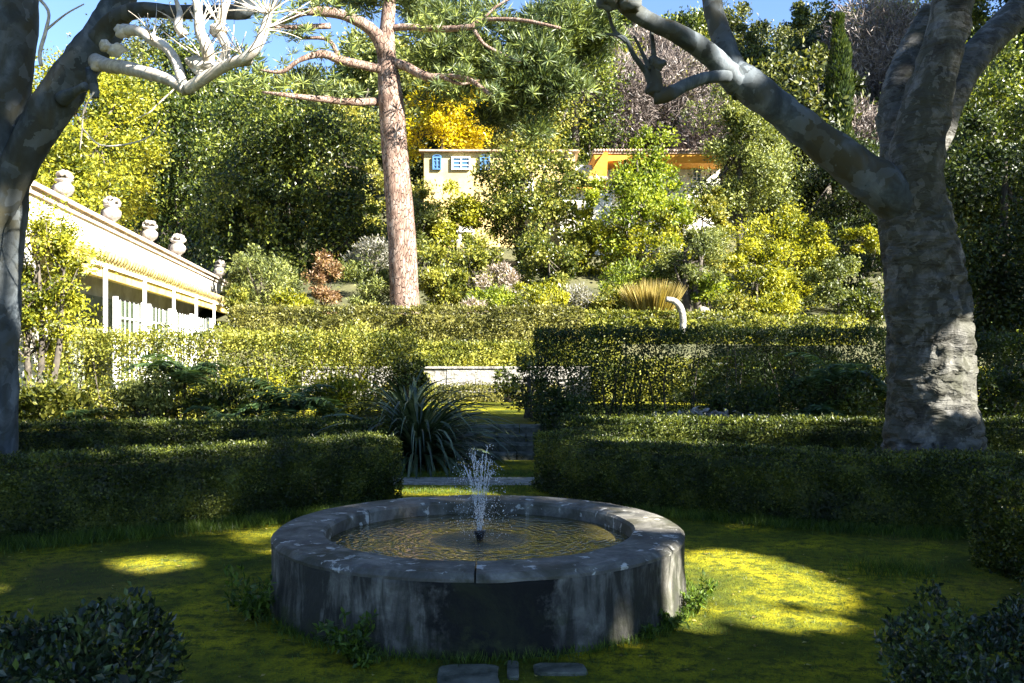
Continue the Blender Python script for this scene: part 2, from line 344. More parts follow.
# crown: leaves round many clumps inside an ellipsoid (local to centre)
def crown_pts(g, n, rad, nclump, cr, hollow=.55, flat=1.0, bottom=-1.0):
    rad = np.asarray(rad, float)
    c = rdir(g, nclump*3); c = c[c[:, 2] > bottom][:nclump]
    rr = hollow+(1.08-hollow)*g.random(len(c))**.7
    c = c*rr[:, None]*rad*(1-.35*cr/rad.mean())
    k = g.integers(0, len(c), n)
    crs = cr*g.uniform(.35, 1.35, len(c))
    d = rdir(g, n); q = g.random(n)**.5+(g.random(n) < .14)*g.random(n)*.7
    P = c[k]+d*(q*crs[k])[:, None]*np.array([1, 1, .8*flat])
    outw = unit(d*np.array([1, 1, .8])+.5*unit(c[k])+np.array([0, 0, .25]))
    return P, outw, c
def tree(name, label, cat, base, H, rad, mat, seed, n=9000, leaf=.22, asp=.55, trunk_r=None, bark='dark_bark', nclump=40, cr=None, cz=None,
         group=None, lean=(0, 0), hollow=.5, stems=1, limbs=9, bottom=-.8, vines=0, elong=1, extra=None):
    g = rnd(seed); base = np.array(base, float); rad = np.array(rad, float)
    cz = cz if cz is not None else H-rad[2]
    cen = base+np.array([lean[0], lean[1], cz]); cr = cr or rad.mean()*.32
    root = thing(name, label, cat, base, group)
    P, o, c = crown_pts(g, n, rad, nclump, cr, hollow, bottom=bottom)
    mb = MB(); tr = trunk_r or H*.022
    for s in range(stems):
        off = np.array([(s-(stems-1)/2)*tr*2.6, g.uniform(-.2, .2)*tr, -.3]) if stems > 1 else np.array([0, 0, -.3])
        top = cen+np.array([(s-(stems-1)/2)*rad[0]*.5, 0, rad[2]*.45])
        st = base+off
        mid = st*.6+top*.4+np.array([g.uniform(-1, 1), g.uniform(-1, 1), 0])*tr*1.5
        tube(mb, [st, st*.85+mid*.15, mid, (mid+top)/2, top], np.array([1.5, 1.05, .85, .55, .2])*tr, 9, 4, nz=.12, nf=1/tr*.2, seed=seed)
        for i in range(limbs):
            e = cen+c[g.integers(0, len(c))]*.9; f = g.uniform(.35, .85); s0 = mid*(1-f)+top*f if f > .5 else st*(1-2*f*.9)+mid*(2*f*.9)
            m2 = (s0+e)/2+rdir(g, 1)[0]*np.linalg.norm(e-s0)*.12
            tube(mb, [s0, m2, e], np.array([.4, .25, .08])*tr, 6, 3)
    mb.build('trunk', M[bark], root, tuple(base))
    mb = MB(); nr = rdir(g, n)
    P = P+cen; D = unit(rdir(g, n)+o*.6+np.array([0, 0, -.15]))
    nrm = unit(o+.9*nr)
    leaves(mb, P, D, nrm, leaf*elong*jit(g, n, .35), leaf*asp*jit(g, n, .3))
    if vines:
        for i in range(vines):
            a = g.uniform(0, 2*math.pi); rr = g.uniform(.6, 1.0); q = 50
            x = cen[0]+math.cos(a)*rad[0]*rr; y = cen[1]-abs(math.sin(a))*rad[1]*rr; z1 = cen[2]+rad[2]*g.uniform(-.1, .6); ll = g.uniform(2, 5)
            tz = g.random(q); Pv = np.stack([x+g.normal(size=q)*.05+np.sin(tz*5)*.1, y+g.normal(size=q)*.05, z1-tz*ll], -1)
            leaves(mb, Pv, rdir(g, q)+np.array([0, 0, -1.5]), unit(rdir(g, q)+np.array([0, -1, .3])), leaf*.8, leaf*.45)
    if extra: extra(mb, cen, g)
    mb.build('crown', M[mat] if not isinstance(mat, list) else [M[x] for x in mat], root, tuple(base))
    return root
def shrub(name, label, cat, px, py, D, wpx, hpx, mat, seed, n=3500, leaf=None, asp=.5, group=None, elong=1, dep=.8, up=.3):
    g = rnd(seed); b = at(px, py, D); rx = wpx/2/F*D; h = hpx/F*D; leaf = leaf or 4.0/F*D
    c = b+np.array([0, 0, h*.45]); mb = MB()
    P, o, cl = crown_pts(g, n, (rx, rx*dep, h*.55), 22, min(rx, h)*.4, .4)
    P = P+c; P[:, 2] = np.maximum(P[:, 2], b[2]-.1)
    for i in range(9): 
        e = c+cl[i % len(cl)]*.9; tube(mb, [b+np.array([g.uniform(-.1, .1), 0, -.15]), (b+e)/2+rdir(g, 1)[0]*.05, e], [.03, .02, .008], 5, 2, 1)
    leaves(mb, P, unit(rdir(g, n)+o*.7+np.array([0, 0, up])), unit(o+.8*rdir(g, n)), leaf*elong*jit(g, n), leaf*asp*jit(g, n))
    o_ = mb.build(name, [M[mat], M['dark_bark']], None, tuple(b)); return tag(o_, label, cat, group)

def hedge(name, label, path, width, z0, z1, mat, seed, leaf=.03, dens=1.6, core=True, depth=.05, keep=None, bumpy=.04, group='clipped hedges of the garden', stems=0, asp=.6, vol=False):
    g = rnd(seed); P2 = catmull(np.array([(x, y, 0) for x, y in path]), 8)[:, :2] if len(path) > 2 else np.array([np.array(path[0])*(1-t)+np.array(path[1])*t for t in np.linspace(0, 1, 12)])
    seg = np.diff(P2, axis=0); ln = np.linalg.norm(seg, axis=1); cum = np.concatenate([[0], np.cumsum(ln)]); L = cum[-1]; h = z1-z0; hw = width/2
    tan = unit(np.gradient(P2, axis=0)); nor = np.stack([tan[:, 1], -tan[:, 0]], -1)
    def frame(s):
        return (np.stack([np.interp(s, cum, P2[:, 0]), np.interp(s, cum, P2[:, 1])], -1),
                unit(np.stack([np.interp(s, cum, tan[:, 0]), np.interp(s, cum, tan[:, 1])], -1)), unit(np.stack([np.interp(s, cum, nor[:, 0]), np.interp(s, cum, nor[:, 1])], -1)))
    mb = MB()
    if core:
        ns = max(6, int(L/.12)); S = np.linspace(.05, L-.05, ns); c, t_, nn = frame(S); i_ = .06+leaf*(2.6 if mat == 'laurel' else 1)
        prof = np.array([[-hw+i_, 0], [-hw+i_, h*.5], [-hw+i_, h-i_*1.8], [-hw+i_*1.8, h-i_], [0, h-i_], [hw-i_*1.8, h-i_], [hw-i_, h-i_*1.8], [hw-i_, h*.5], [hw-i_, 0]])
        k = len(prof)
        V = np.concatenate([np.stack([c[:, 0]+nn[:, 0]*a, c[:, 1]+nn[:, 1]*a, np.full(ns, z0+b)], -1)[:, None] for a, b in prof], 1).reshape(-1, 3)
        V += rdir(g, len(V))*.02
        i = np.arange(ns-1)[:, None]*k; j = np.arange(k-1)[None, :]
        Q = np.stack([i+j, i+j+1, i+k+j+1, i+k+j], -1).reshape(-1, 4)
        mb.add(V, [Q, np.array([list(range(k))]), np.array([list(range((ns-1)*k+k-1, (ns-1)*k-1, -1))])], 0)
    area = 2*L*h+L*width+2*h*width; n = int(area*dens/(leaf*leaf*asp*.5))
    per = 2*h+width; endA = 2*h*width/area
    s = g.uniform(0, L, n); u = g.uniform(0, per, n); e = g.random(n) < endA
    a = np.where(u < h, -hw, np.where(u > h+width, hw, u-h-hw)); b = np.where(u < h, u, np.where(u > h+width, per-u, h))
    on = np.stack([np.where(u < h, -1., np.where(u > h+width, 1., 0)), np.where((u >= h) & (u <= h+width), 1., 0)], -1)
    s = np.where(e, np.where(g.random(n) < .5, 0, L), s); a = np.where(e, g.uniform(-hw, hw, n), a); b = np.where(e, g.uniform(0, h, n), b)
    if vol:
        a = g.uniform(-hw, hw, n)
    # round the top edges
    edge = np.clip((np.abs(a)-(hw-.09))/.09, 0, 1)*np.clip((b-(h-.09))/.09, 0, 1)
    c, t_, nn = frame(s)
    O = np.concatenate([nn*on[:, :1], on[:, 1:]], 1); O[e] = np.concatenate([t_[e]*np.where(s[e] > 0, 1, -1)[:, None], np.zeros((e.sum(), 1))], 1)
    P = np.stack([c[:, 0]+nn[:, 0]*a, c[:, 1]+nn[:, 1]*a, z0+b], -1)
    off = vnoise(P, 1.1, seed+5)*bumpy+vnoise(P, 5, seed+6)*bumpy*.4-g.random(n)**1.5*depth-edge*.035+g.exponential(leaf*.35, n)
    P = P+O*off[:, None]
    m = P[:, 2] > z0-.02
    if keep is not None: m &= keep(s, P, g)
    P = P[m]; O = O[m]; n = len(P)
    leaves(mb, P, unit(rdir(g, n)+O*.7+np.array([0, 0, .35])), unit(O+.8*rdir(g, n)), leaf*jit(g, n, .35), leaf*asp*jit(g, n, .3))
    for i in range(stems):
        ss = g.uniform(0, L, 1); cc, tt, n2 = frame(ss); b0 = np.array([*(cc[0]+n2[0]*g.uniform(-hw*.6, hw*.6)), z0-.05])
        e1 = b0+np.array([g.uniform(-.35, .35), g.uniform(-.1, .1), h*g.uniform(.7, .95)])
        tube(mb, [b0, (b0+e1)/2+rdir(g, 1)[0]*.08, e1], [.022, .016, .007], 5, 3, 1)
    cen = (float(P2[:, 0].mean()), float(P2[:, 1].mean()), z0)
    return tag(mb.build(name, [M[mat], M['dark_bark']], None, cen), label, 'hedge', group)

# ------------------------------------------------------------------ terrain
def ss(a, b, x): t = np.clip((x-a)/(b-a), 0, 1); return t*t*(3-2*t)
def hz(x, y):
    x = np.asarray(x, float); y = np.asarray(y, float)
    z = .5*np.clip((y-15.75)/.25, 0, 1)
    z = z+.85*np.clip((y-25.1)/.2, 0, 1)
    z = z+.75*ss(28.2, 29.2, y)+.9*ss(29.5, 32, y)
    z = z+np.interp(y, [32, 50, 58, 75, 100, 135, 170, 300], [0, 4.3, 6.8, 13.5, 25, 36, 42, 45])*(1-.40*ss(10, 42, -x)+.12*ss(0, 60, x)*ss(45, 80, y))
    z = z+64*ss(42, 74, x)*ss(22, 44, y)*(1-ss(75, 115, y))  # right spur added to cast shade over the hillside, mostly out of view
    return z
ys = np.concatenate([np.linspace(-60, 0, 8), np.linspace(1, 15.6, 22), [15.75, 16.0], np.linspace(16.5, 25, 12), [25.1, 25.3], np.linspace(26, 34, 18), np.linspace(36, 140, 50), np.linspace(150, 300, 12), [500, 1200]])
xs = np.concatenate([[-700, -300], np.linspace(-120, -20, 16), np.linspace(-18, 18, 37), np.linspace(20, 120, 16), [300, 700]])
X, Y = np.meshgrid(xs, ys); Z = hz(X, Y)
V = np.stack([X, Y, Z], -1).reshape(-1, 3); nx = len(xs)
V[:, 2] += np.where(V[:, 1] > 40, vnoise(V, .02, 3)*1.5, 0)
i = np.arange(len(ys)-1)[:, None]*nx; j = np.arange(nx-1)[None, :]
Q = np.stack([i+j, i+j+1, i+nx+j+1, i+nx+j], -1).reshape(-1, 4)
cy = V[Q].mean(1)[:, 1]
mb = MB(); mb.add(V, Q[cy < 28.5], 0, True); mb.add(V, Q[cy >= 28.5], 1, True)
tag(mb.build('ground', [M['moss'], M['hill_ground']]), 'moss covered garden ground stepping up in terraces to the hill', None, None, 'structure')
mb = MB(); 
gx = np.linspace(-11, 11, 60); g = rnd(4)
y0 = 12.15+vnoise(np.stack([gx, gx*0, gx*0], -1), .3, 8)*.08; y1 = 12.95+vnoise(np.stack([gx, gx*0, gx*0], -1), .3, 9)*.08
V = np.concatenate([np.stack([gx, y0, gx*0+.005], -1), np.stack([gx, y1, gx*0+.005], -1)])
q = np.arange(59); mb.add(V, np.stack([q, q+1, q+61, q+60], -1)); tag(mb.build('path', M['path']), 'grey gravel path crossing between the low hedges', None, None, 'structure')
# ------------------------------------------------------------------ steps
st = thing('stone_steps', 'dark mossy stone steps leading up between the plants', 'steps', (-.7, 15.1, 0))
g = rnd(21)
for k in range(4):
    x = -2.0
    mb = MB()
    while x < .75:
        ww = g.uniform(.5, .95); x1 = min(x+ww, .8); nxs = 8
        # rough block with worn front edge
        dz = g.uniform(-.01, .012); yf = 15.05+k*.26+g.uniform(-.02, .02)
        xs_ = np.linspace(x+.008, x1-.008, nxs); prof = [(0.0, -.1), (0, .09), (.03, .125), (.3, .13)]
        VV = np.array([[xx, yf+a+.012*math.sin(xx*9+k), k*.13+b+dz+.006*math.sin(xx*14+k*2)] for xx in xs_ for a, b in prof])
        i = np.arange(nxs-1)[:, None]*4; j = np.arange(3)[None, :]
        mb.add(VV, [np.stack([i+j, i+4+j, i+5+j, i+1+j], -1).reshape(-1, 4), np.array([[0, 1, 2, 3]]), np.array([[nxs*4-1, nxs*4-2, nxs*4-3, nxs*4-4]])]); x = x1
    mb.build('step', M['step_stone'], st)
# pale retaining wall
mb = MB(); g = rnd(5); x = -5.8
while x < 1.4:
    for zz in (.5, .8, 1.1):
        box(mb, x, x+.795, 24.86+g.uniform(-.02, .02), 25.12, zz, zz+.296)
    x += .8
box(mb, -5.85, 2.2, 24.82, 25.3, 1.388, 1.44)
tag(mb.build('retaining_wall', M['wall_stone'], None, (0, 25, .5)), 'pale stone retaining wall behind the lit lawn, below a clipped hedge', 'wall')

# ------------------------------------------------------------------ fountain
FC = (-.24, 6.7, 0); RO, RI, FH, WL = 1.5, 1.125, .49, .385
ft = thing('fountain', 'round weathered stone fountain basin with a low water jet', 'fountain', FC)
mb = MB(); seg = 160
prof = [(RO+.012, -.05), (RO+.008, .1), (RO-.004, .25), (RO, FH-.07), (RO, FH-.046), (RI+.02, FH-.046), (RI+.02, 0), (0.001, 0)]
th = np.linspace(0, 2*math.pi, seg, endpoint=False)
lathe(mb, prof, seg, FC)
V = mb.V[0]; rr = unit((V-np.array(FC))*np.array([1, 1, 0])); V += rr*(vnoise(V, 1.5, 31)*.006)[:, None]
mb.build('basin_wall', M['basin'], ft)
joints = [R(271), R(330), R(28), R(85), R(145), R(210)]
for k in range(6):
    a0 = joints[k]+.004; a1 = joints[(k+1) % 6]+(2*math.pi if joints[(k+1) % 6] < joints[k] else 0)-.004
    tt = np.linspace(a0, a1, 26); pr = np.array([(RI, FH-.13), (RI, FH-.02), (RI+.02, FH), (RI+.18, FH+.004), (RO-.03, FH), (RO+.004, FH-.028), (RO+.003, FH-.047), (RI+.01, FH-.047)])
    VV = np.array([[FC[0]+r_*math.cos(t), FC[1]+r_*math.sin(t), z_] for t in tt for r_, z_ in pr]); kk = len(pr)
    VV[:, 2] += vnoise(VV, 2.5, 40+k)*.004; VV += unit((VV-np.array(FC))*np.array([1, 1, 0]))*(vnoise(VV, 3, 50)*.006)[:, None]
    i = np.arange(25)[:, None]*kk; j = np.arange(kk)[None, :]; j2 = (j+1) % kk
    mb = MB(); mb.add(VV, [np.stack([i+j, i+kk+j, i+kk+j2, i+j2], -1).reshape(-1, 4), np.array([list(range(kk))]), np.array([[25*kk+q for q in range(kk-1, -1, -1)]])], 0, False)
    mb.build('rim_stone', M['rim'], ft)
mb = MB(); rr_ = np.linspace(0.002, RI+.015, 30); lathe(mb, [(r_, WL) for r_ in rr_], 96, FC)
wt = mb.build('water', M['water'], None, (FC[0], FC[1], WL)); tag(wt, 'rippled water in the round stone basin', None, None, 'structure')
mb = MB(); lathe(mb, [(.002, WL-.02), (.022, WL-.02), (.024, WL+.01), (.045, WL+.055), (.045, WL+.07), (.03, WL+.07), (.002, WL+.06)], 16, FC)
mb.build('nozzle', M['black'], ft)
# jet drops
g = rnd(77); mb = MB(); ico = np.array([[0, 0, 1], [1, 0, 0], [0, 1, 0], [-1, 0, 0], [0, -1, 0], [0, 0, -1]], float)
IF = np.array([[0, 1, 2], [0, 2, 3], [0, 3, 4], [0, 4, 1], [5, 2, 1], [5, 3, 2], [5, 4, 3], [5, 1, 4]])
DV = []; 
for s_ in range(16):
    a = s_/16*2*math.pi+g.uniform(-.1, .1); inner = s_ % 2; vz = (3.4 if inner else 3.0)+g.uniform(-.35, .2); vr = (.16 if inner else .34)*g.uniform(.8, 1.2)
    T = 2*vz/9.81
    for q in range(150):
        t = T*(q+g.random())/150; up_ = t < T*.42
        sp = .003 if up_ else .01+.035*((t/T-.42)/.58)
        if not up_ and g.random() < .5: continue
        p = np.array([math.cos(a)*(.015+vr*t), math.sin(a)*(.015+vr*t), WL+.07+vz*t-4.905*t*t])+g.normal(size=3)*sp*np.array([1, 1, .8])
        if p[2] < WL: continue
        r_ = g.uniform(.0014, .0034) if up_ else g.uniform(.0013, .0042)
        DV.append((p, r_, 3.0 if up_ else 1.4))
for q in range(700):   # spray
    p = np.array([g.normal()*.09, g.normal()*.09, WL+abs(g.normal())*.2+.02]); DV.append((p, g.uniform(.001, .0026), 1.3))
for p, r_, e in DV:
    mb.add(ico*np.array([r_, r_, r_*e])+p+np.array([FC[0], FC[1], 0]), IF, 0, True)
mb.build('water_jet', M['drops'], ft)

# ------------------------------------------------------------------ big clipped hedges
GH = 'low clipped box hedges round the fountain'
hedge('clipped_hedge', 'low dark box hedge curving behind the left side of the fountain', [(-7.5, 6.8), (-5.6, 8.15), (-4.2, 8.95), (-2.75, 9.85), (-1.58, 11.0)], .75, 0, .77, 'box', 101, .032, 1.5, group=GH)
hedge('clipped_hedge', 'low dark box hedge curving behind the right side of the fountain', [(.62, 12.0), (1.1, 10.9), (2.3, 10.0), (3.9, 9.3), (5.6, 8.95), (7.6, 8.8)], .75, 0, .73, 'box', 102, .032, 1.5, group=GH)
hedge('clipped_hedge', 'second low hedge on the left, behind the gravel path', [(-9.6, 13.2), (-6, 13.6), (-3.6, 13.9), (-1.9, 13.8)], .7, 0, .72, 'box', 103, .045, 1.5, group=GH)
hedge('clipped_hedge', 'second low hedge on the right, running behind the big plane tree', [(.8, 13.9), (3, 14.0), (6, 13.8), (9.6, 13.4)], .7, 0, .76, 'box', 104, .045, 1.5, group=GH)
hedge('laurel_hedge', 'leafy dark bush in the near left corner of the garden', [(-3.2, 3.75), (-2.4, 3.85), (-1.62, 3.95)], .8, 0, .50, 'laurel', 105, .045, 1.9, bumpy=.24, group='near leafy hedges')
hedge('laurel_hedge', 'dark small leaved bush in the near right corner of the garden', [(1.9, 3.7), (2.5, 4.0), (3.6, 4.6)], .9, 0, .47, 'laurel', 106, .034, 1.9, bumpy=.26, group='near leafy hedges')
hedge('laurel_hedge', 'rounded dark hedge end at the right edge beyond the near bush', [(4.25, 7.6), (4.35, 6.6), (4.45, 5.4)], .8, 0, .76, 'box', 107, .034, 1.5, group='near leafy hedges')
# tall open hedges
def keepL(s, P, g):
    top = P[:, 2] > 1.7; nz = vnoise(P*np.array([1, 1, .6]), .7, 9)
    return top | (nz > -.5) | (g.random(len(P)) < .3)
def keepR(s, P, g):
    top = P[:, 2] > 1.98; col = (s < .9) | ((s > 1.55) & (s < 2.1)) | (s > 5.2); nz = vnoise(P*np.array([1.2, 1, .5]), .9, 19)
    return top | (col & (g.random(len(P)) < .9)) | ((nz > -.3) & (g.random(len(P)) < .85)) | (g.random(len(P)) < .35) | (P[:, 2] < .9) & (g.random(len(P)) < .6)
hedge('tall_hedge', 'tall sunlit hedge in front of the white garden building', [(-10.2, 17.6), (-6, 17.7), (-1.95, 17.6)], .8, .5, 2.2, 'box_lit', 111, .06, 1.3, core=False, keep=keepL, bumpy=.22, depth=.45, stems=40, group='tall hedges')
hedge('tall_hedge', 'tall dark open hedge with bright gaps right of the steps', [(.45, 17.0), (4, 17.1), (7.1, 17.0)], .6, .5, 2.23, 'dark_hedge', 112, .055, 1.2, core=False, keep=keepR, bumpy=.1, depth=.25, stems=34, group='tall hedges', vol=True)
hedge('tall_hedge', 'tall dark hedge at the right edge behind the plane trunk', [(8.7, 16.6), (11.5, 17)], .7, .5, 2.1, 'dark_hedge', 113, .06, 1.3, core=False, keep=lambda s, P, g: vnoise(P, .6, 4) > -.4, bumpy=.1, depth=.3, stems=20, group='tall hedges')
# terrace hedges
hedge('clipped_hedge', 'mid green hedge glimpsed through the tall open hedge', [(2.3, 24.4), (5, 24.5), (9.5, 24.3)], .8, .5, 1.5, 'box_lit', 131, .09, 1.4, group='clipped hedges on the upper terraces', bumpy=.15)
GT = 'clipped hedges on the upper terraces'
def lh(label, px0, px1, yt, yb, D, mat, seed, width=.9, dens=1.4, keep=None, bumpy=.06):
    a = at(px0, yt, D); b = at(px1, yt, D); zb = at(0, yb, D)[2]
    return hedge('clipped_hedge', label, [(a[0], D+width/2), ((a[0]+b[0])/2, D+width/2+.05), (b[0], D+width/2)], width, zb, a[2], mat, seed, 2.9/F*D, dens, bumpy=bumpy, group=GT, keep=keep)
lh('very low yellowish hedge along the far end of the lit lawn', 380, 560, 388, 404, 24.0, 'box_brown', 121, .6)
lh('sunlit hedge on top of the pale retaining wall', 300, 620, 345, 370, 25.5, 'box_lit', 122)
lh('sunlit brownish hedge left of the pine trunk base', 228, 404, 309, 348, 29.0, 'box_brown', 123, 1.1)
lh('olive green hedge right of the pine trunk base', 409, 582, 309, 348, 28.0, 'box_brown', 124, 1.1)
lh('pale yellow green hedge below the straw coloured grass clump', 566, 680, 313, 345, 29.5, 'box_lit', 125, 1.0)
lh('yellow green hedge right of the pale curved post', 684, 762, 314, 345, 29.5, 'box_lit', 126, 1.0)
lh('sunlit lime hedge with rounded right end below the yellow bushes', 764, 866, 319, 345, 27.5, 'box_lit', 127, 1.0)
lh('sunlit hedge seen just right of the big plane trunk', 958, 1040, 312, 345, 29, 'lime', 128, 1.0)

# ------------------------------------------------------------------ plane trees
def limb(mb, lst, D, sub=5, seg=14, nz=.12, nf=2.2, seed=0, mi=0):
    tube(mb, pts(lst, D), [a[2]/F*(D+(a[3] if len(a) > 3 else 0)) for a in lst], seg, sub, mi, nz, nf, seed)
def knob(mb, px, py, D, r, seed, mi=0):
    g = rnd(seed); c = at(px, py, D); rr = r/F*D; n1, n2 = 14, 18
    ph = np.linspace(0.02, math.pi-.02, n1); pr = [(math.sin(a)*rr, -math.cos(a)*rr) for a in ph]
    k0 = len(mb.V); lathe(mb, pr, n2, c, mi); V = mb.V[k0]; o = unit(V-c); sc_ = np.array([1.15, .9, .85])
    mb.V[k0] = c+(V-c)*sc_*(1+vnoise(o, .7, seed, 4)*.55)[:, None]
def twigs(mb, px, py, D, n, lpx, seed, ang=(-60, 60), w=1.0, mi=0):
    g = rnd(seed)
    for k in range(n):
        a = R(g.uniform(*ang)); l = lpx*g.uniform(.6, 1.2); c = [(px+g.uniform(-2, 2), py)]
        b = g.uniform(-.35, .35)
        for q in (.35, .7, 1): c.append((px+math.sin(a+b*q)*l*q, py-math.cos(a+b*q)*l*q))
        dd = g.uniform(-.3, .3)
        tube(mb, [at(x, y, D+dd*i) for i, (x, y) in enumerate(c)], np.array([1, .8, .6, .3])*w/F*D, 5, 3, mi)
b0 = at(-16, 480, 10.4); b0[2] = 0
LP = thing('plane_tree', 'shaded plane tree at the left edge with knobbly pollarded branches', 'tree', tuple(b0), 'plane trees')
mb = MB(); limb(mb, [(-20, 520, 42), (-18, 470, 32), (-14, 400, 29), (-12, 300, 29), (-9, 220, 32), (-6, 160, 32), (0, 90, 28), (8, 20, 27), (12, -60, 24)], 10.4, 8, 28, .07, 2.0, 1)
mb.build('trunk', M['plane_smooth'], LP)
def branch(par, lists, D, mat, extra=None, seed=0):
    mb = MB()
    for k, l in enumerate(lists): limb(mb, l, D, 6, 14, .12, 3.5, seed+k)
    if extra: extra(mb)
    return mb.build('branch', M[mat], par)
branch(LP, [[(-12, 290, 8), (-7, 235, 11), (14, 176, 16.5), (44, 120, 19.5), (72, 76, 19), (95, 45, 18), (112, 18, 16), (128, -20, 13)]], 10.2, 'plane_smooth', seed=2)
branch(LP, [[(96, 40, 10, -.2), (118, 18, 9, -.3), (140, 10, 7.5, -.5), (180, 12, 7, -.6), (222, 12, 7, -.8), (245, 10, 8, -.9), (248, -8, 6, -.9)]], 10, 'plane_smooth', lambda m: knob(m, 245, 6, 9.1, 9, 5), 12)
branch(LP, [[(96, 62, 8, -.1), (110, 66, 7, -.4), (126, 68, 7, -.6), (150, 74, 6.5, -.9), (172, 81, 6, -1.1), (186, 90, 6, -1.2)],
            [(186, 90, 6, -1.2), (205, 78, 6, -1.3), (225, 66, 5.5, -1.4), (245, 58, 5, -1.5), (258, 45, 5, -1.5), (266, 25, 4.5, -1.5), (270, 5, 3.5, -1.5)],
            [(124, 30, 6, -.7), (138, 31, 5, -.8), (152, 40, 5, -.9), (166, 48, 5, -1), (176, 62, 5, -1.1), (184, 88, 5, -1.2)]], 9.9, 'plane_sunlit',
       lambda m: (knob(m, 124, 32, 9.2, 8, 7), knob(m, 116, 50, 9.3, 7, 8), knob(m, 106, 46, 9.3, 6, 28), knob(m, 98, 65, 9.6, 6, 9), twigs(m, 244, 56, 8.5, 9, 40, 111, (-70, 60), .7), twigs(m, 152, 40, 8.9, 6, 34, 112, (-30, 60), .7), twigs(m, 225, 66, 8.5, 5, 45, 113, (-50, 50), .7), knob(m, 244, 60, 8.5, 7, 10), twigs(m, 268, 14, 8.4, 26, 60, 11, (-80, 85), .8), twigs(m, 262, 30, 8.4, 6, 50, 14, (30, 100), .7)), 22)
branch(LP, [[(196, 75, 6, -1.2), (208, 62, 6, -1.2), (206, 45, 6, -1.3), (200, 32, 5, -1.3), (198, 12, 4, -1.3), (194, -8, 3, -1.3)],
            [(210, 74, 5, -1.2), (222, 62, 5, -1.1), (226, 48, 4.5, -1.1), (220, 32, 5, -1), (222, 15, 4, -1), (228, 0, 3, -1)],
            [(184, 35, 5, -.8), (178, 26, 4, -.8), (180, 14, 3, -.7), (176, 0, 2, -.7)]], 9.9, 'plane_sunlit', lambda m: (knob(m, 203, 66, 8.7, 9, 15), knob(m, 218, 30, 8.9, 8, 16), knob(m, 194, 62, 8.7, 7, 17), twigs(m, 203, 60, 8.7, 9, 50, 114, (-60, 60), .8), twigs(m, 178, 24, 9.2, 8, 26, 115, (-60, 60), .7), twigs(m, 220, 26, 8.9, 14, 45, 18, (-40, 40), .8), twigs(m, 200, 30, 8.7, 8, 40, 19, (-30, 40), .7)), 32)
branch(LP, [[(62, 100, 8, 0), (74, 92, 5, -.1), (86, 86, 4, -.2)], [(90, 70, 5, -.2), (94, 88, 4.5, -.3), (96, 98, 3.5, -.3)]], 10.0, 'plane_smooth', seed=42)
mb = MB()
for k, c in enumerate([[(30, -10, 1.6), (48, 10, 1.6), (46, 30, 2), (40, 52, 2.2), (41, 66, 2)], [(46, 30, 1.5), (66, 14, 1), (84, 4, .8)], [(94, 92, .9), (84, 110, .8), (82, 130, .8), (80, 150, .6)], [(180, 84, 1), (158, 104, .8), (150, 112, .7), (138, 118, .5)], [(82, 128, .8), (100, 145, .8), (128, 144, .9), (150, 136, .8), (160, 120, .6)]]):
    mb = MB(); tube(mb, [at(a, b, 9.2) for a, b, r_ in c], [max(r_, .5)/F*9.2 for a, b, r_ in c], 6, 4); mb.build('twig', M['plane_sunlit'], LP)

b0 = at(934, 470, 10.5); b0[2] = 0
RP = thing('plane_tree', 'massive plane tree on the right with gnarled folded bark', 'tree', tuple(b0), 'plane trees')
mb = MB()
limb(mb, [(936, 530, 75), (935, 480, 56), (934, 455, 47), (933, 430, 42), (931, 380, 39), (928, 330, 38), (923, 280, 36), (918, 230, 34), (913, 195, 31), (908, 160, 25)], 10.5, 16, 56, .10, 1.6, 51)
V = mb.V[0]; ax = np.array([b0[0], b0[1], 0]); rr = unit((V-ax)*np.array([1, 1, 0]))
fold = np.abs(np.sin(V[:, 2]*10+vnoise(V, .7, 52, 4)*9+vnoise(V*np.array([1, 1, .3]), 1.5, 54)*5))**.6
V += rr*((fold-.6)*.085*np.exp(-np.maximum(V[:, 2]-2.9, 0))+vnoise(V, 1.3, 53, 4)*.05)[:, None]
mb.build('trunk', M['plane_bark'], RP)
branch(RP, [[(917, 240, 22), (914, 185, 26), (922, 125, 25), (936, 70, 21), (949, 25, 20), (960, -50, 17)]], 10.4, 'plane_bark', seed=60)
branch(RP, [[(925, 160, 16, .3), (946, 105, 17, .5), (972, 60, 16, .8), (1005, 25, 15, 1.2), (1040, -10, 13, 1.6)]], 10.5, 'plane_bark', seed=61)
branch(RP, [[(912, 200, 20, .5), (900, 150, 19, .8), (897, 110, 18, .9), (902, 75, 15, 1), (916, 40, 12, 1.2), (930, 10, 9, 1.3)]], 10.5, 'plane_bark', seed=62)
branch(RP, [[(925, 235, 12, .15), (902, 208, 20, .1), (880, 186, 23), (856, 168, 20), (828, 147, 18.5), (798, 124, 17), (768, 100, 16.5), (746, 84, 17), (731, 72, 14)],
            [(738, 84, 14), (718, 62, 11.5, -.2), (698, 46, 10.5, -.4), (676, 33, 10, -.6), (655, 24, 8.5, -.7), (632, 10, 9, -.8), (612, -8, 8, -.9)],
            [(745, 92, 14), (730, 60, 11.5, .1), (722, 38, 11, .2), (714, 12, 10, .4), (708, -25, 10, .6)]], 10.3, 'plane_smooth', seed=63)
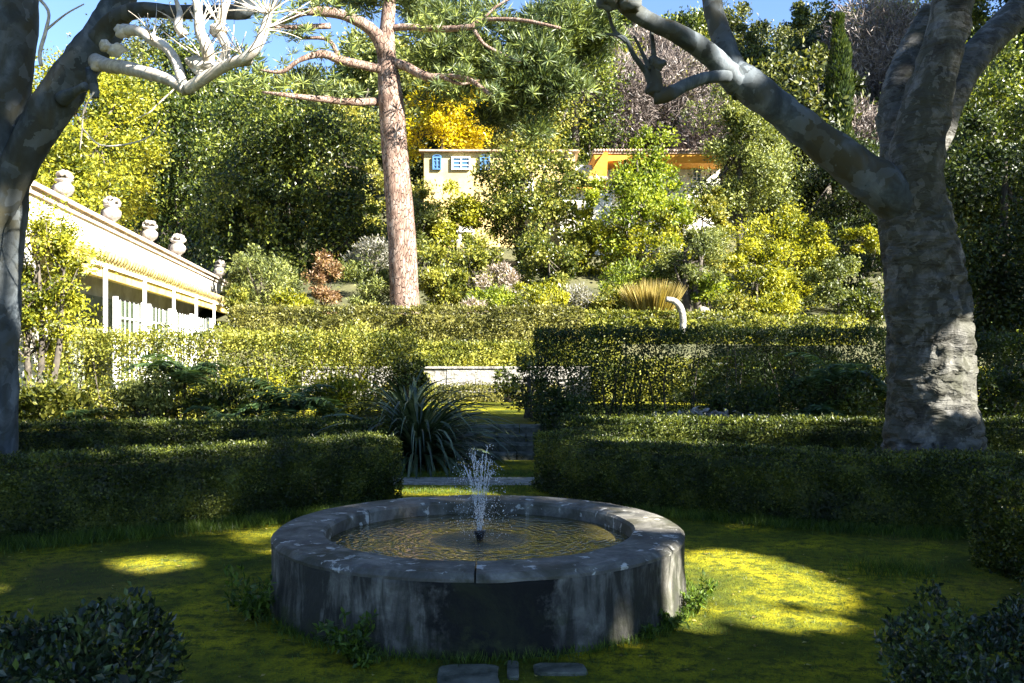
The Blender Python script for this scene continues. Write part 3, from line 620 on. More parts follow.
branch(RP, [[(728, 76, 6, -.1), (706, 78, 6, -.3), (684, 86, 6.5, -.4), (664, 96, 7.5, -.5), (654, 97, 7, -.5)],
            [(655, 94, 8, -.5), (656, 80, 7, -.5), (655, 70, 5, -.5), (657, 60, 5, -.5)],
            [(652, 84, 5, -.5), (646, 72, 3.2, -.5), (634, 56, 2.6, -.6), (626, 40, 2.2, -.6), (614, 30, 2, -.6), (606, 4, 1.5, -.6)],
            [(626, 42, 2, -.6), (618, 36, 1.8, -.6), (606, 34, 1, -.6)],
            [(653, 76, 4, -.5), (654, 58, 2.8, -.4), (652, 36, 2, -.4), (650, 20, 1, -.4)], [(650, 70, 3, -.5), (642, 52, 2, -.5), (634, 36, 1.2, -.5)]], 10.2, 'plane_smooth',
       lambda m: (knob(m, 657, 64, 9.7, 8, 71), knob(m, 655, 90, 9.7, 8, 72), knob(m, 612, -4, 9.4, 14, 73), knob(m, 630, 4, 9.4, 10, 74)), 64)

# ------------------------------------------------------------------ umbrella pine
b0 = at(407, 318, 32); PN = thing('pine_tree', 'tall pine with pinkish scaly trunk and spreading needle canopy', 'tree', tuple(b0))
mb = MB(); limb(mb, [(408, 335, 17), (406, 318, 15), (404, 290, 14.5), (402, 240, 14), (398, 190, 13.5), (394, 140, 13), (391, 100, 12.5), (387, 60, 9.5), (387, 30, 7.5), (389, 0, 6.5), (388, -60, 5)], 32, 8, 20, .04, 1.2, 81)
V = mb.V[0]; 
mb.build('trunk', M['pine_bark'], PN)
for k, l in enumerate([[[(391, 104, 5), (378, 102, 4.2), (350, 102, 3.8, -1), (320, 99, 3.2, -2), (285, 95, 2.2, -3), (262, 92, 1, -3)]],
          [[(388, 88, 7.5), (386, 65, 8), (381, 42, 7.5, -.3), (366, 26, 6, -.5), (345, 16, 5, -.8), (322, 12, 5, -1), (300, 14, 3, -1.3), (270, 30, 2.5, -1.6)]],
          [[(386, 70, 4.5), (370, 67, 4.5, -.4), (340, 60, 4.4, -1), (322, 54, 4, -1.5), (300, 60, 2.5, -2), (282, 72, 2, -2), (260, 70, 1, -2)], [(340, 60, 3, -1), (328, 40, 2, -1), (300, 38, 1.6, -1)], [(330, 26, 3, -1), (300, 27, 2.6, -1.5), (275, 27, .8, -2)]],
          [[(392, 62, 5), (405, 66, 4.6, -.3), (428, 77, 4.4, -.8), (448, 76, 2.8, -1), (470, 80, 2.4, -1.5), (492, 96, 2, -2)], [(445, 78, 2.4, -1), (462, 84, 1.5, -1), (480, 80, 1, -1)]],
          [[(390, 28, 3.5), (410, 27, 3.4, -.2), (440, 29, 3.3, -.5), (470, 27, 3, -1), (482, 20, 2, -1), (520, 20, 2, -1.5), (560, 28, 1.5, -2)], [(474, 30, 1.8, -1), (484, 44, 1.8, -1), (500, 53, 1.6, -1), (520, 62, 1, -1)], [(484, 18, 1, -1), (500, 4, 1.2, -1), (530, -10, 1, -1)]]]):
    mb = MB()
    for q, l2 in enumerate(l): limb(mb, l2, 32, 5, 9, .08, 1.5, 90+k*5+q)
    mb.build('branch', M['pine_bark'], PN)
g = rnd(95); mb = MB()
tips = [(262, 92), (285, 95), (272, 32), (300, 14), (262, 70), (300, 38), (278, 27), (492, 96), (480, 80), (520, 62), (455, 78), (470, 27), (430, 24), (345, 16), (325, 54), (330, 98)]
for (x, y) in tips:
    D = 30.5; n = 260; c = at(x, y, D); k = g.normal(size=(9, 3))*np.array([.5, .6, .22]); q = g.integers(0, 9, n); o = rdir(g, n); leaves(mb, c+k[q]+np.array([0, 0, .15]), unit(o+np.array([0, 0, .5])), rdir(g, n), .34*jit(g, n), .04)
pads = [(440, 52, 42, 24), (480, 62, 44, 26), (520, 60, 44, 34), (550, 30, 42, 26), (575, 52, 34, 24), (585, 14, 40, 16), (520, 95, 34, 24), (500, 112, 30, 22), (445, 92, 30, 12), (470, 18, 40, 12), (430, 12, 34, 12), (345, -6, 36, 12), 
        (380, -8, 60, 18), (450, -12, 60, 14), (300, 78, 14, 6), (560, 85, 26, 18), (536, 128, 16, 12), (605, 36, 18, 14), (250, 60, 16, 6)]
for (x, y, rx, ry) in pads:
    D = (34.5 if x > 400 else 32)+g.uniform(-1.2, 2.0); n = int(rx*ry*4.4); c = at(x, y, D); nt_ = max(6, int(rx*ry/22))
    tc_ = rdir(g, nt_)*g.random((nt_, 1))**.4*np.array([rx/F*D, rx/F*D*.8, ry/F*D]); k = g.integers(0, nt_, n); o = rdir(g, n)
    P = c+tc_[k]+o*g.random((n, 1))**.5*np.array([.42, .42, .22]); leaves(mb, P, unit(o+np.array([0, 0, .5])+.4*rdir(g, n)), rdir(g, n), .34*jit(g, n), .05*jit(g, n))
mb.build('crown', M['needle'], PN)

# ------------------------------------------------------------------ garden building on the left
A = np.array([-12.6, 40.0]); B = np.array([-8.9, 16.6]); dv = (B-A)/np.linalg.norm(B-A); nv = np.array([-dv[1], dv[0]])
if nv[0] < 0: nv = -nv
LEN = np.linalg.norm(B-A); GZ = .5
GB = thing('garden_building', 'long white garden building with stone cornice and white trellis', 'building', (A[0], A[1], GZ))
def bq(mb, s0, s1, d0, d1, z0, z1, z0b=None, z1b=None, mi=0):
    """box along the wall: s along, d outward; z at d0 = z0..z1, at d1 = z0b..z1b"""
    z0b = z0 if z0b is None else z0b; z1b = z1 if z1b is None else z1b
    V = []
    for s_ in (s0, s1):
        for d_, a, b in ((d0, z0, z1), (d1, z0b, z1b)):
            p = A+dv*s_+nv*d_; V += [[p[0], p[1], a], [p[0], p[1], b]]
    mb.add(np.array(V), np.array([[0, 1, 3, 2], [4, 6, 7, 5], [0, 4, 5, 1], [2, 3, 7, 6], [0, 2, 6, 4], [1, 5, 7, 3]]), mi)
ZT = 4.96
mb = MB(); bq(mb, 0, LEN, -5, 0, GZ, ZT-.22); mb.build('wall', M['plaster'], GB)
mb = MB(); bq(mb, -.15, LEN+.1, -5.1, .05, ZT-.217, ZT-.09); bq(mb, -.22, LEN+.1, -5.2, .12, ZT-.088, ZT); mb.build('cornice', M['cornice'], GB)
mb = MB(); g = rnd(7)
s = 0
while s < LEN-.3:   # rows of rounded tiles on the lean-to
    dz = g.uniform(-.015, .015); 
    for q in range(3):
        p0 = A+dv*(s+.11)+nv*(.02+q*.36); p1 = A+dv*(s+.11)+nv*(.42+q*.36)
        tube(mb, [(p0[0], p0[1], 4.06-q*.115+dz), (p1[0], p1[1], 3.92-q*.115+dz)], [.085, .105], 7, 1)
    s += .235
bq(mb, 0, LEN, 0, 1.08, 3.86, 4.0, 3.48, 3.62); mb.build('tile_roof', M['mosstile'], GB)
mb = MB(); bq(mb, .0, LEN, .9, 1.06, 3.28, 3.47); 
s = .3
while s < LEN: bq(mb, s, s+.09, .02, 1.02, 3.74, 3.84, 3.36, 3.46); s += .6
mb.build('beam', M['ochre_beam'], GB)
mb = MB(); s = 1.2
while s < LEN: bq(mb, s, s+.05, 1.08, 1.15, 2.2, 3.55); s += 3.1
bq(mb, 1, LEN, 1.07, 1.12, 3.47, 3.53); mb.build('awning_rail', M['white_paint'], GB)
mb = MB(); bq(mb, -.05, 1.1, .0, 1.0, GZ, 3.25); mb.build('end_pier', M['plaster'], GB)
s = 1.6; kk = 0
while s < LEN-2.4:
    mb = MB(); w_ = 2.3; zb, zt = 1.15, 2.95
    for q in range(7):
        a = s+w_*q/6; arch = .25
        bq(mb, a-.02, a+.02, .86, .875, zb, zt-.25+arch)
    for z_ in (zb+.05, zb+.5, zb+.95, zb+1.4): bq(mb, s, s+w_, .877, .89, z_, z_+.035)
    for a in (s-.05, s+w_+.01): bq(mb, a, a+.07, .84, .93, zb-.6, zt+.05)
    tr_ = mb.build('trellis', M['white_paint'], GB)
    mb = MB(); bq(mb, s, s+w_, .80, .82, zb-.6, zt-.01); mb.build('pane', M['pale_glass'], tr_); s += 2.9; kk += 1
mb = MB(); bq(mb, 1.4, LEN-1, .02, .05, GZ, 3.1); mb.build('interior_shade_panel', M['shade_int'], GB)  # thin sheet on the wall, painted as the shaded interior
def urn(loc, label, sc_, seed):
    g = rnd(seed); mb = MB(); p = [(.0, 0), (.24, 0), (.24, .07), (.17, .1), (.09, .16), (.085, .22), (.14, .26), (.27, .38), (.31, .5), (.3, .6), (.22, .68), (.2, .74), (.28, .78), (.29, .82), (.2, .84), (0, .84)]
    lathe(mb, [(a*sc_, b*sc_) for a, b in p], 18)
    for k in range(26):
        d = rdir(g, 1)[0]; d[2] = abs(d[2]); c = np.array([0, 0, .86])*sc_+d*np.array([.24, .24, .2])*sc_; r_ = g.uniform(.06, .1)*sc_
        lathe(mb, [(0.001, -r_), (r_*.7, -r_*.7), (r_, 0), (r_*.7, r_*.7), (0.001, r_)], 8, c)
        ca, sa = math.cos(a+.4), math.sin(a+.4); tube(mb, [(ca*.28*sc_, sa*.28*sc_, .42*sc_), (ca*.44*sc_, sa*.44*sc_, .5*sc_), (ca*.42*sc_, sa*.42*sc_, .66*sc_), (ca*.26*sc_, sa*.26*sc_, .72*sc_)], [.035*sc_]*4, 7, 3)
    mb.V = [v+np.array(loc) for v in mb.V]
    return tag(mb.build('stone_urn', M['urn'], None, loc), label, 'urn', 'stone urns along the cornice')
UR = [(64, 'nearest urn on the white building, half hidden by yellow leaves', 1.0), (112, 'second urn from the left on the cornice of the white building', 1.1), (150, 'third urn from the left on the cornice of the white building', 1.1), (178, 'fourth urn on the cornice of the white building', 1.25), (220, 'farthest urn at the end of the white building', 1.3)]
for k, (px, lab, s_) in enumerate(UR):
    # solve distance along the wall for pixel column
    t = (px-512)/F; dd = -.25; a0 = A+nv*dd
    s = (t*a0[1]-a0[0])/(dv[0]-t*dv[1]); p = a0+dv*s
    urn((p[0], p[1], ZT+.002), lab, s_*.66, 200+k)

# ------------------------------------------------------------------ villa on the slope
VL = thing('villa', 'cream and yellow villa with ochre eaves among the trees', 'house', (3, 51, 4))
def P3(mb, x0, x1, y0, y1, D, dep, mi=0, fwd=0):
    a = at(x0, y1, D); b = at(x1, y0, D); box(mb, a[0], b[0], D-fwd, D-fwd+dep, a[2], b[2], mi)
mb = MB(); P3(mb, 424, 575, 151, 262, 51, 7); mb.build('wall', M['yellow_wall'], VL)
mb = MB(); P3(mb, 419, 580, 149.3, 151, 50.7, 9); mb.build('roof', M['tile'], VL)
mb = MB(); P3(mb, 575.2, 720, 165, 262, 50.5, 8); P3(mb, 560, 612, 190, 262, 49.3, 1.2); mb.build('wall', M['cream_wall'], VL)
# right wing roof: hipped eaves with ochre soffit
def prism(mb, pts8, mi=0): mb.add(np.array(pts8, float), np.array([[0, 1, 2, 3], [7, 6, 5, 4], [0, 4, 5, 1], [1, 5, 6, 2], [2, 6, 7, 3], [3, 7, 4, 0]]), mi)
ze = at(0, 156, 49)[2]; xl = at(603, 0, 49)[0]; xr = at(728, 0, 49)[0]
mb = MB(); prism(mb, [(xl-.6, 48.4, ze), (xr, 48.4, ze), (xr, 59, ze), (xl-.6, 59, ze), (xl-.6, 48.4, ze+.12), (xr, 48.4, ze+.12), (xr-.5, 54, ze+1.0), (xl+2.5, 54, ze+1.0)])
for q in range(46):
    x = xl-.5+q*(xr-xl+.4)/46; tube(mb, [(x, 48.33, ze+.16), (x+.15*(1-q/46)*0, 49.6, ze+.36)], [.085, .085], 6, 1)
mb.build('roof', M['tile'], VL)
mb = MB(); prism(mb, [(xl-.45, 48.55, ze-.42), (xr-.1, 48.9, ze-.42), (xr-.1, 58, ze-.42), (xl-.45, 58, ze-.42), (xl-.55, 48.45, ze-.003), (xr-.05, 48.45, ze-.003), (xr-.05, 58.6, ze-.003), (xl-.55, 58.6, ze-.003)])
mb.build('soffit', M['ochre'], VL)
# pent gable of the left end, seen from below
a = at(608, 152, 48.2); b = at(588, 176, 48.6); c_ = at(607, 176, 48.6); d = at(604, 152, 48.2)
mb = MB(); prism(mb, [tuple(b), tuple(c_), tuple(c_+np.array([0, .8, 0])), tuple(b+np.array([0, .8, 0])), tuple(d), tuple(a), tuple(a+np.array([0, .8, 0])), tuple(d+np.array([0, .8, 0]))]); mb.build('gable_soffit', M['ochre'], VL)
mb = MB(); P3(mb, 570, 608, 176, 180, 48.5, 2); mb.build('roof', M['tile'], VL)
mb = MB(); P3(mb, 573, 606, 180.2, 188, 48.8, 1.5); mb.build('soffit', M['ochre'], VL)
def window(cx, cy_, wp, hp, D, arch=False, col='white_paint', bars=(1, 2)):
    mb = MB(); x0, x1, y0, y1 = cx-wp/2, cx+wp/2, cy_-hp/2, cy_+hp/2; t_ = 1.4
    P3(mb, x0, x0+t_, y0, y1, D, .1); P3(mb, x1-t_, x1, y0, y1, D, .1); P3(mb, x0+t_, x1-t_, y0, y0+t_, D, .1); P3(mb, x0+t_, x1-t_, y1-t_, y1, D, .1)
    for q in range(1, bars[0]+1): x = x0+wp*q/(bars[0]+1); P3(mb, x-.6, x+.6, y0+t_, y1-t_, D+.02, .06)
    for q in range(1, bars[1]+1): y = y0+hp*q/(bars[1]+1); P3(mb, x0+t_, x1-t_, y-.35, y+.35, D+.035, .04)
    if arch:
        a_ = at(cx, y0, D); r_ = wp/2/F*D; VV = []; n_ = 14
        for q in range(n_+1):
            th_ = math.pi*q/n_; 
            for rr_ in (r_, r_*.78): VV.append([a_[0]+math.cos(th_)*rr_, D, a_[2]+math.sin(th_)*rr_*.45])
        VV = np.array(VV); i = np.arange(n_)*2; mb.add(VV, np.stack([i, i+1, i+3, i+2], -1))
    f = mb.build('window', M[col], VL)
    mb = MB(); P3(mb, x0+.5, x1-.5, y0+.5, y1-.5, D+.08, .02)
    if arch:
        VV = [[a_[0], D+.09, a_[2]]]+[[a_[0]+math.cos(math.pi*q/14)*r_*.9, D+.09, a_[2]+math.sin(math.pi*q/14)*r_*.4] for q in range(15)]
        mb.add(np.array(VV), np.array([[0, q, q+1] for q in range(1, 15)]))
    mb.build('pane', M['glass'], f)
window(437, 163, 9, 13, 50.85, True, 'blue_paint'); window(461, 163, 19, 13, 50.85, False, 'white_paint', (1, 2)); window(485, 163, 10, 13, 50.85, True, 'blue_paint'); window(458, 212, 11, 11, 50.85); window(529, 185, 9, 13, 50.85)
window(599, 191, 12, 10, 49.1, False, 'white_paint', (2, 1)); window(634, 172, 9, 14, 50.35); window(667, 173, 10, 14, 50.35); window(697, 175, 10, 14, 50.35)
mb = MB(); P3(mb, 424, 474, 226, 232, 48.0, .3); P3(mb, 424, 474, 232.1, 243, 48.1, .2); mb.build('terrace_wall', M['cream_wall'], VL)

# ------------------------------------------------------------------ trees of the garden
GR = 'trees and shrubs of the slope'
g0 = rnd(900)
def T(name, label, px, py, D, wpx, hpx, mat, seed, n=9000, lpx=4.5, rz=None, **k):
    b = at(px, py, D); H = hpx/F*D; rx = wpx/2/F*D; rzz = (rz or hpx*.42)/F*D
    b[2] = min(b[2], float(hz(b[0], b[1]))+.4) if k.pop('ground', False) else b[2]
    return tree(name, label, 'tree', b, H, (rx, rx*.85, rzz), mat, seed, n=int(n*1.5), leaf=lpx*.82/F*D, **k)
T('evergreen_tree', 'big dark evergreen tree hung with creepers left of the pine trunk', 285, 310, 41, 180, 225, 'evergreen', 301, 26000, 5.0, rz=110, nclump=90, trunk_r=.3, vines=40, hollow=.3, bottom=-1)
T('evergreen_tree', 'dark creeper covered evergreen tree behind the far end of the white building', 185, 320, 50, 180, 295, 'evergreen', 302, 26000, 5.0, rz=125, nclump=90, trunk_r=.3, vines=50, hollow=.3, bottom=-1)
T('evergreen_tree', 'dark rounded evergreen directly behind the farthest urns', 240, 330, 46, 120, 150, 'evergreen', 303, 14000, 4.6, rz=75, nclump=50, vines=22, bottom=-1)
T('yellow_tree', 'yellow green tree spilling over the near end of the white building', 50, 350, 25, 120, 245, 'yellowgreen', 304, 9000, 6, rz=100, nclump=46, trunk_r=.12, hollow=.2)
T('yellow_tree', 'tall yellow tree behind the left plane tree branches', 85, 330, 34, 160, 290, 'yellowgreen', 305, 17000, 4.6, rz=118, nclump=70, trunk_r=.2, bottom=-1)
T('broadleaf_tree', 'leafy green climber mass on the near end of the white building', 38, 395, 15.6, 110, 205, 'yellowgreen', 306, 8000, 5, rz=100, nclump=40, trunk_r=.06, bottom=-1, stems=3, hollow=.2)
T('broadleaf_tree', 'pale green tree at the top left beside the blue sky', 165, 300, 58, 190, 285, 'hill', 307, 12000, 4.2, rz=110, nclump=60, bottom=-1)
T('broadleaf_tree', 'sunlit pale olive tree just left of the upper pine trunk', 345, 300, 46, 95, 205, 'autumn', 308, 12000, 4, rz=95, nclump=50, bottom=-1)
T('olive_tree', 'grey green bush like tree below the far urns', 262, 318, 35, 90, 75, 'olive', 309, 6000, 3.6, rz=38, nclump=30, bottom=-1)
T('evergreen_tree', 'small dark evergreen between the pine trunk and the pale bush', 350, 300, 40, 80, 110, 'evergreen', 310, 7000, 4.2, rz=55, bottom=-1)
T('broadleaf_tree', 'light green tree just right of the pine trunk', 428, 300, 42, 50, 128, 'autumn', 311, 5000, 3.8, rz=62, trunk_r=.1, hollow=.2)
T('mimosa_tree', 'bright yellow blossoming tree above the left wing of the villa', 446, 215, 55, 90, 150, 'mimosa', 312, 11000, 3.8, rz=55, nclump=45, hollow=.2)
T('magnolia_tree', 'round glossy tree with forked dark trunk in front of the villa', 528, 262, 43, 128, 128, 'magnolia', 313, 11000, 4.6, rz=62, nclump=60, trunk_r=.26, stems=2, hollow=.35)
T('evergreen_tree', 'dark tree behind the left wing of the villa under the pine canopy', 520, 190, 60, 120, 130, 'autumn', 314, 10000, 4.2, rz=65, nclump=50, bottom=-1)
T('evergreen_tree', 'dark evergreen tree with tall crown left of the bare trees', 572, 230, 62, 88, 260, 'evergreen', 315, 13000, 4.2, rz=125, nclump=50, bottom=-1)
T('lime_tree', 'slender bright lime green tree in front of the ochre eaves', 637, 295, 40, 105, 180, 'lime', 316, 6500, 5.0, rz=82, nclump=60, trunk_r=.17, hollow=.1, cr=.6)
T('lime_tree', 'small yellow green tree left of the slender lime green tree', 583, 310, 41, 96, 105, 'yellowgreen', 317, 7000, 4.4, rz=52, nclump=34, hollow=.3, trunk_r=.1, bottom=-1)
T('broadleaf_tree', 'dark leafy bush like tree beneath the villa windows', 548, 305, 39, 95, 85, 'magnolia', 318, 7500, 4.2, rz=46, nclump=30, bottom=-1)
T('holm_oak', 'tall grey green oak right of the villa', 742, 265, 46, 100, 190, 'olive', 319, 15000, 4.2, rz=92, nclump=60, trunk_r=.22, hollow=.35)
T('broadleaf_tree', 'mid green tree between the villa and the tall grey green oak', 702, 275, 43, 70, 96, 'autumn', 320, 8000, 4.2, rz=58, nclump=36, bottom=-1)
T('olive_tree', 'low pale olive tree with crooked bare limbs behind the curved post', 694, 312, 33, 76, 84, 'olive', 321, 6000, 3.8, rz=34, nclump=26, trunk_r=.16, stems=2, elong=1.3, asp=.35)
T('yellow_bush', 'large bright yellow green bush left of the big plane trunk', 792, 318, 36, 112, 112, 'yellowgreen', 322, 13000, 4.0, rz=58, nclump=55, bottom=-1, hollow=.4)
T('yellow_bush', 'lower yellow green bush in front of the large bright one', 755, 320, 34, 84, 80, 'yellowgreen', 323, 7000, 4.0, rz=44, nclump=30, bottom=-1)
T('olive_tree', 'grey green shrub between the yellow bushes and the plane trunk', 838, 322, 33, 62, 66, 'olive', 324, 5000, 3.6, rz=34, nclump=24, bottom=-1)
T('yellow_tree', 'small isolated yellow topped tree seen left of the plane trunk', 862, 300, 42, 36, 82, 'yellowgreen', 325, 1800, 4.0, rz=20, nclump=12, trunk_r=.07, hollow=.2)
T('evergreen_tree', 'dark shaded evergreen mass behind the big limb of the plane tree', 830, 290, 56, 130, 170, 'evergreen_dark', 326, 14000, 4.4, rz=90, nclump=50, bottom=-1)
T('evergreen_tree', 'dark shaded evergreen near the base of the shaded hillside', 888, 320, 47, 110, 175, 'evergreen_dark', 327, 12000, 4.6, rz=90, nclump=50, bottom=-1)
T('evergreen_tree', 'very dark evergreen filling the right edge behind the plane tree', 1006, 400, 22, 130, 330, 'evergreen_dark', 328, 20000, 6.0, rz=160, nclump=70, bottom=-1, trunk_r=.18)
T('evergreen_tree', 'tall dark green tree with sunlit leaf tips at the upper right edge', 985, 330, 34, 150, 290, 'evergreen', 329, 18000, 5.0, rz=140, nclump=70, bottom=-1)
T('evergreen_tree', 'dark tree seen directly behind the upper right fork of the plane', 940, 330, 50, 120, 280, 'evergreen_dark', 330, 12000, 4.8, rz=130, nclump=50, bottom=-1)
T('broadleaf_tree', 'thin light tree in front of the lower windows of the left wing', 455, 285, 42, 60, 108, 'yellowgreen', 331, 3600, 4.2, rz=44, nclump=26, trunk_r=.08, hollow=.2)
# cypress
def cypress(label, px, py, D, wpx, hpx, seed):
    g = rnd(seed); b = at(px, py, D); H = hpx/F*D; r_ = wpx/2/F*D; root = thing('cypress_tree', label, 'tree', tuple(b), 'cypresses')
    mb = MB(); tube(mb, [b-np.array([0, 0, .3]), b+np.array([0, 0, H*.5]), b+np.array([0, 0, H*.95])], [.22, .14, .03], 8, 3); mb.build('trunk', M['dark_bark'], root)
    n = 6000; h = g.random(n)**.8; rr = r_*np.sin(np.clip((1-h)*1.25+.12, 0, 1)*math.pi/2)*(.82+.25*g.random(n)); a = g.uniform(0, 2*math.pi, n)
    P = np.stack([b[0]+np.cos(a)*rr, b[1]+np.sin(a)*rr, b[2]+.3+h*H], -1); P += (vnoise(P, .35, seed)*.25)[:, None]*np.stack([np.cos(a), np.sin(a), a*0], -1)
    o = np.stack([np.cos(a), np.sin(a), a*0], -1); mb = MB(); leaves(mb, P, unit(o*.5+np.array([0, 0, 1.2])+.4*rdir(g, n)), unit(o+.5*rdir(g, n)), 5.5/F*D*jit(g, n), 2.4/F*D*jit(g, n)); mb.build('crown', M['cypress'], root)
cypress('pointed dark cypress standing against the sky at the upper right', 839, 150, 58, 23, 128, 401)
cypress('dark cypress half hidden behind the pine canopy', 596, 150, 72, 22, 150, 402)
# bare trees
def bare(label, px, py, D, wpx, hpx, seed, n=9000, mat='twig'):
    g = rnd(seed); b = at(px, py, D); H = hpx/F*D; rx = wpx/2/F*D; root = thing('bare_tree', label, 'tree', tuple(b), 'leafless winter trees')
    mb = MB()
    for k in range(16):
        e = b+np.array([g.uniform(-1, 1)*rx*.8, g.uniform(-1, 1)*rx*.5, H*g.uniform(.6, .98)]); s0 = b+np.array([0, 0, H*g.uniform(.0, .35)])
        tube(mb, [s0, (s0+e)/2+np.array([0, 0, -.05*H])+rdir(g, 1)[0]*.3, e], [.10, .06, .02], 5, 4)
    tube(mb, [b-np.array([0, 0, .3]), b+np.array([0, 0, H*.4]), b+np.array([.2, 0, H*.85])], [.24, .16, .04], 7, 3); mb.build('trunk', M['twig'], root)
    h = g.random(n)**.7; a = rdir(g, n); q = g.random(n)**.4
    P = b+np.array([0, 0, H*.58])+a*q[:, None]*np.array([rx, rx*.8, H*.42])
    mb = MB(); leaves(mb, P, unit(a*.5+np.array([0, 0, .45])+.9*rdir(g, n)), rdir(g, n), 8/F*D*jit(g, n, .5), .9/F*D, fold=.5); mb.build('crown', M[mat], root)
bare('purplish bare winter tree above the ochre roof, left one', 615, 165, 66, 90, 110, 411)
bare('purplish bare winter tree directly above the ochre roof', 668, 170, 68, 110, 120, 412)
bare('bare winter tree with fine dense twigs left of the pine canopy edge', 640, 120, 80, 80, 90, 413)
bare('pale bare tree on the shaded hillside beside the plane fork', 880, 150, 72, 120, 165, 414, 11000)
bare('bare brown tree low on the shaded hillside left of the plane trunk', 850, 230, 60, 80, 130, 415)
bare('leafless grey shrub like tree in front of the tall oak', 712, 200, 60, 70, 100, 416)

# ------------------------------------------------------------------ hillside wood
protos = {}
def hproto(kind, mat, seed, rad, n, leaf, bot=-1):
    t_ = tree('hillside_tree', 'tree', 'tree', (0, -300, 0), 9, rad, mat, seed, n=n, leaf=leaf, nclump=44, bottom=bot, group='trees of the hillside wood', limbs=4, asp=.6); return t_
HP = [hproto(0, 'hill', 501, (3.6, 3.4, 4.2), 10500, .32), hproto(1, 'evergreen_dark', 502, (3.4, 3.2, 4.4), 10500, .32), hproto(2, 'autumn', 503, (3.2, 3.2, 3.8), 10000, .3),
      hproto(3, 'evergreen', 504, (3.8, 3.4, 4.5), 10500, .32), hproto(4, 'olive', 505, (3.0, 3.0, 3.9), 10000, .3)]
kinds = ['brownish green rounded tree', 'very dark evergreen tree', 'yellowish autumn tinted tree', 'glossy mid green evergreen tree', 'greyish olive green tree']
g = rnd(77); used = set(); cnt = 0; seen = {}
rows = [(60, 6.4), (70, 6.8), (82, 7.4), (95, 8.0), (110, 8.8), (126, 10), (144, 12)]
def zone(px):
    return ('behind the left plane branches' if px < 150 else 'above the white building' if px < 300 else 'behind the pine trunk' if px < 430 else 'behind the pine canopy' if px < 600 else 'above the ochre villa roof' if px < 720 else 'near the skyline cypress' if px < 880 else 'behind the right plane')
for D, sp in rows:
    x = -D*.66-4
    while x < D*.66+4:
        xx = x+g.uniform(-1.5, 1.5); yy = D+g.uniform(-2.5, 2.5); px = 512+xx/yy*F
        w_ = [.3, .15, .2, .2, .15] if px < 720 else [.4, .45, .05, .1, 0.0]  # dark kinds prevail on the right, so hillside shade is partly leaf colour
        k = int(g.choice(5, p=np.array(w_)/sum(w_))); s_ = g.uniform(.85, 1.25)*(1+.0035*(D-60))
        if px < 330 and D > 100: s_ *= .8
        rowname = 'low down' if D < 72 else 'half way up' if D < 105 else 'high on the ridge'
        lab = f'{kinds[k]} {rowname} {zone(px)}'
        c_ = seen.get(lab, 0); sq = ['', 'second ', 'third ', 'fourth ', 'fifth ', 'sixth ', 'seventh '][min(c_, 6)]; seen[lab] = c_+1
        lab = sq+lab
        z = float(hz(xx, yy))-.5
        inhouse = 400 < px < 730 and D < 66
        if not inhouse:
            if k not in used: o = HP[k]; used.add(k); o.location = (xx, yy, z); o.scale = (s_, s_, s_*1.05); o.rotation_euler = (0, 0, g.uniform(0, 6.28)); o['label'] = lab
            else: copy_thing(HP[k], (xx, yy, z), g.uniform(0, 6.28), s_, s_*1.05, lab)
            cnt += 1
        x += sp
print('hill trees', cnt)

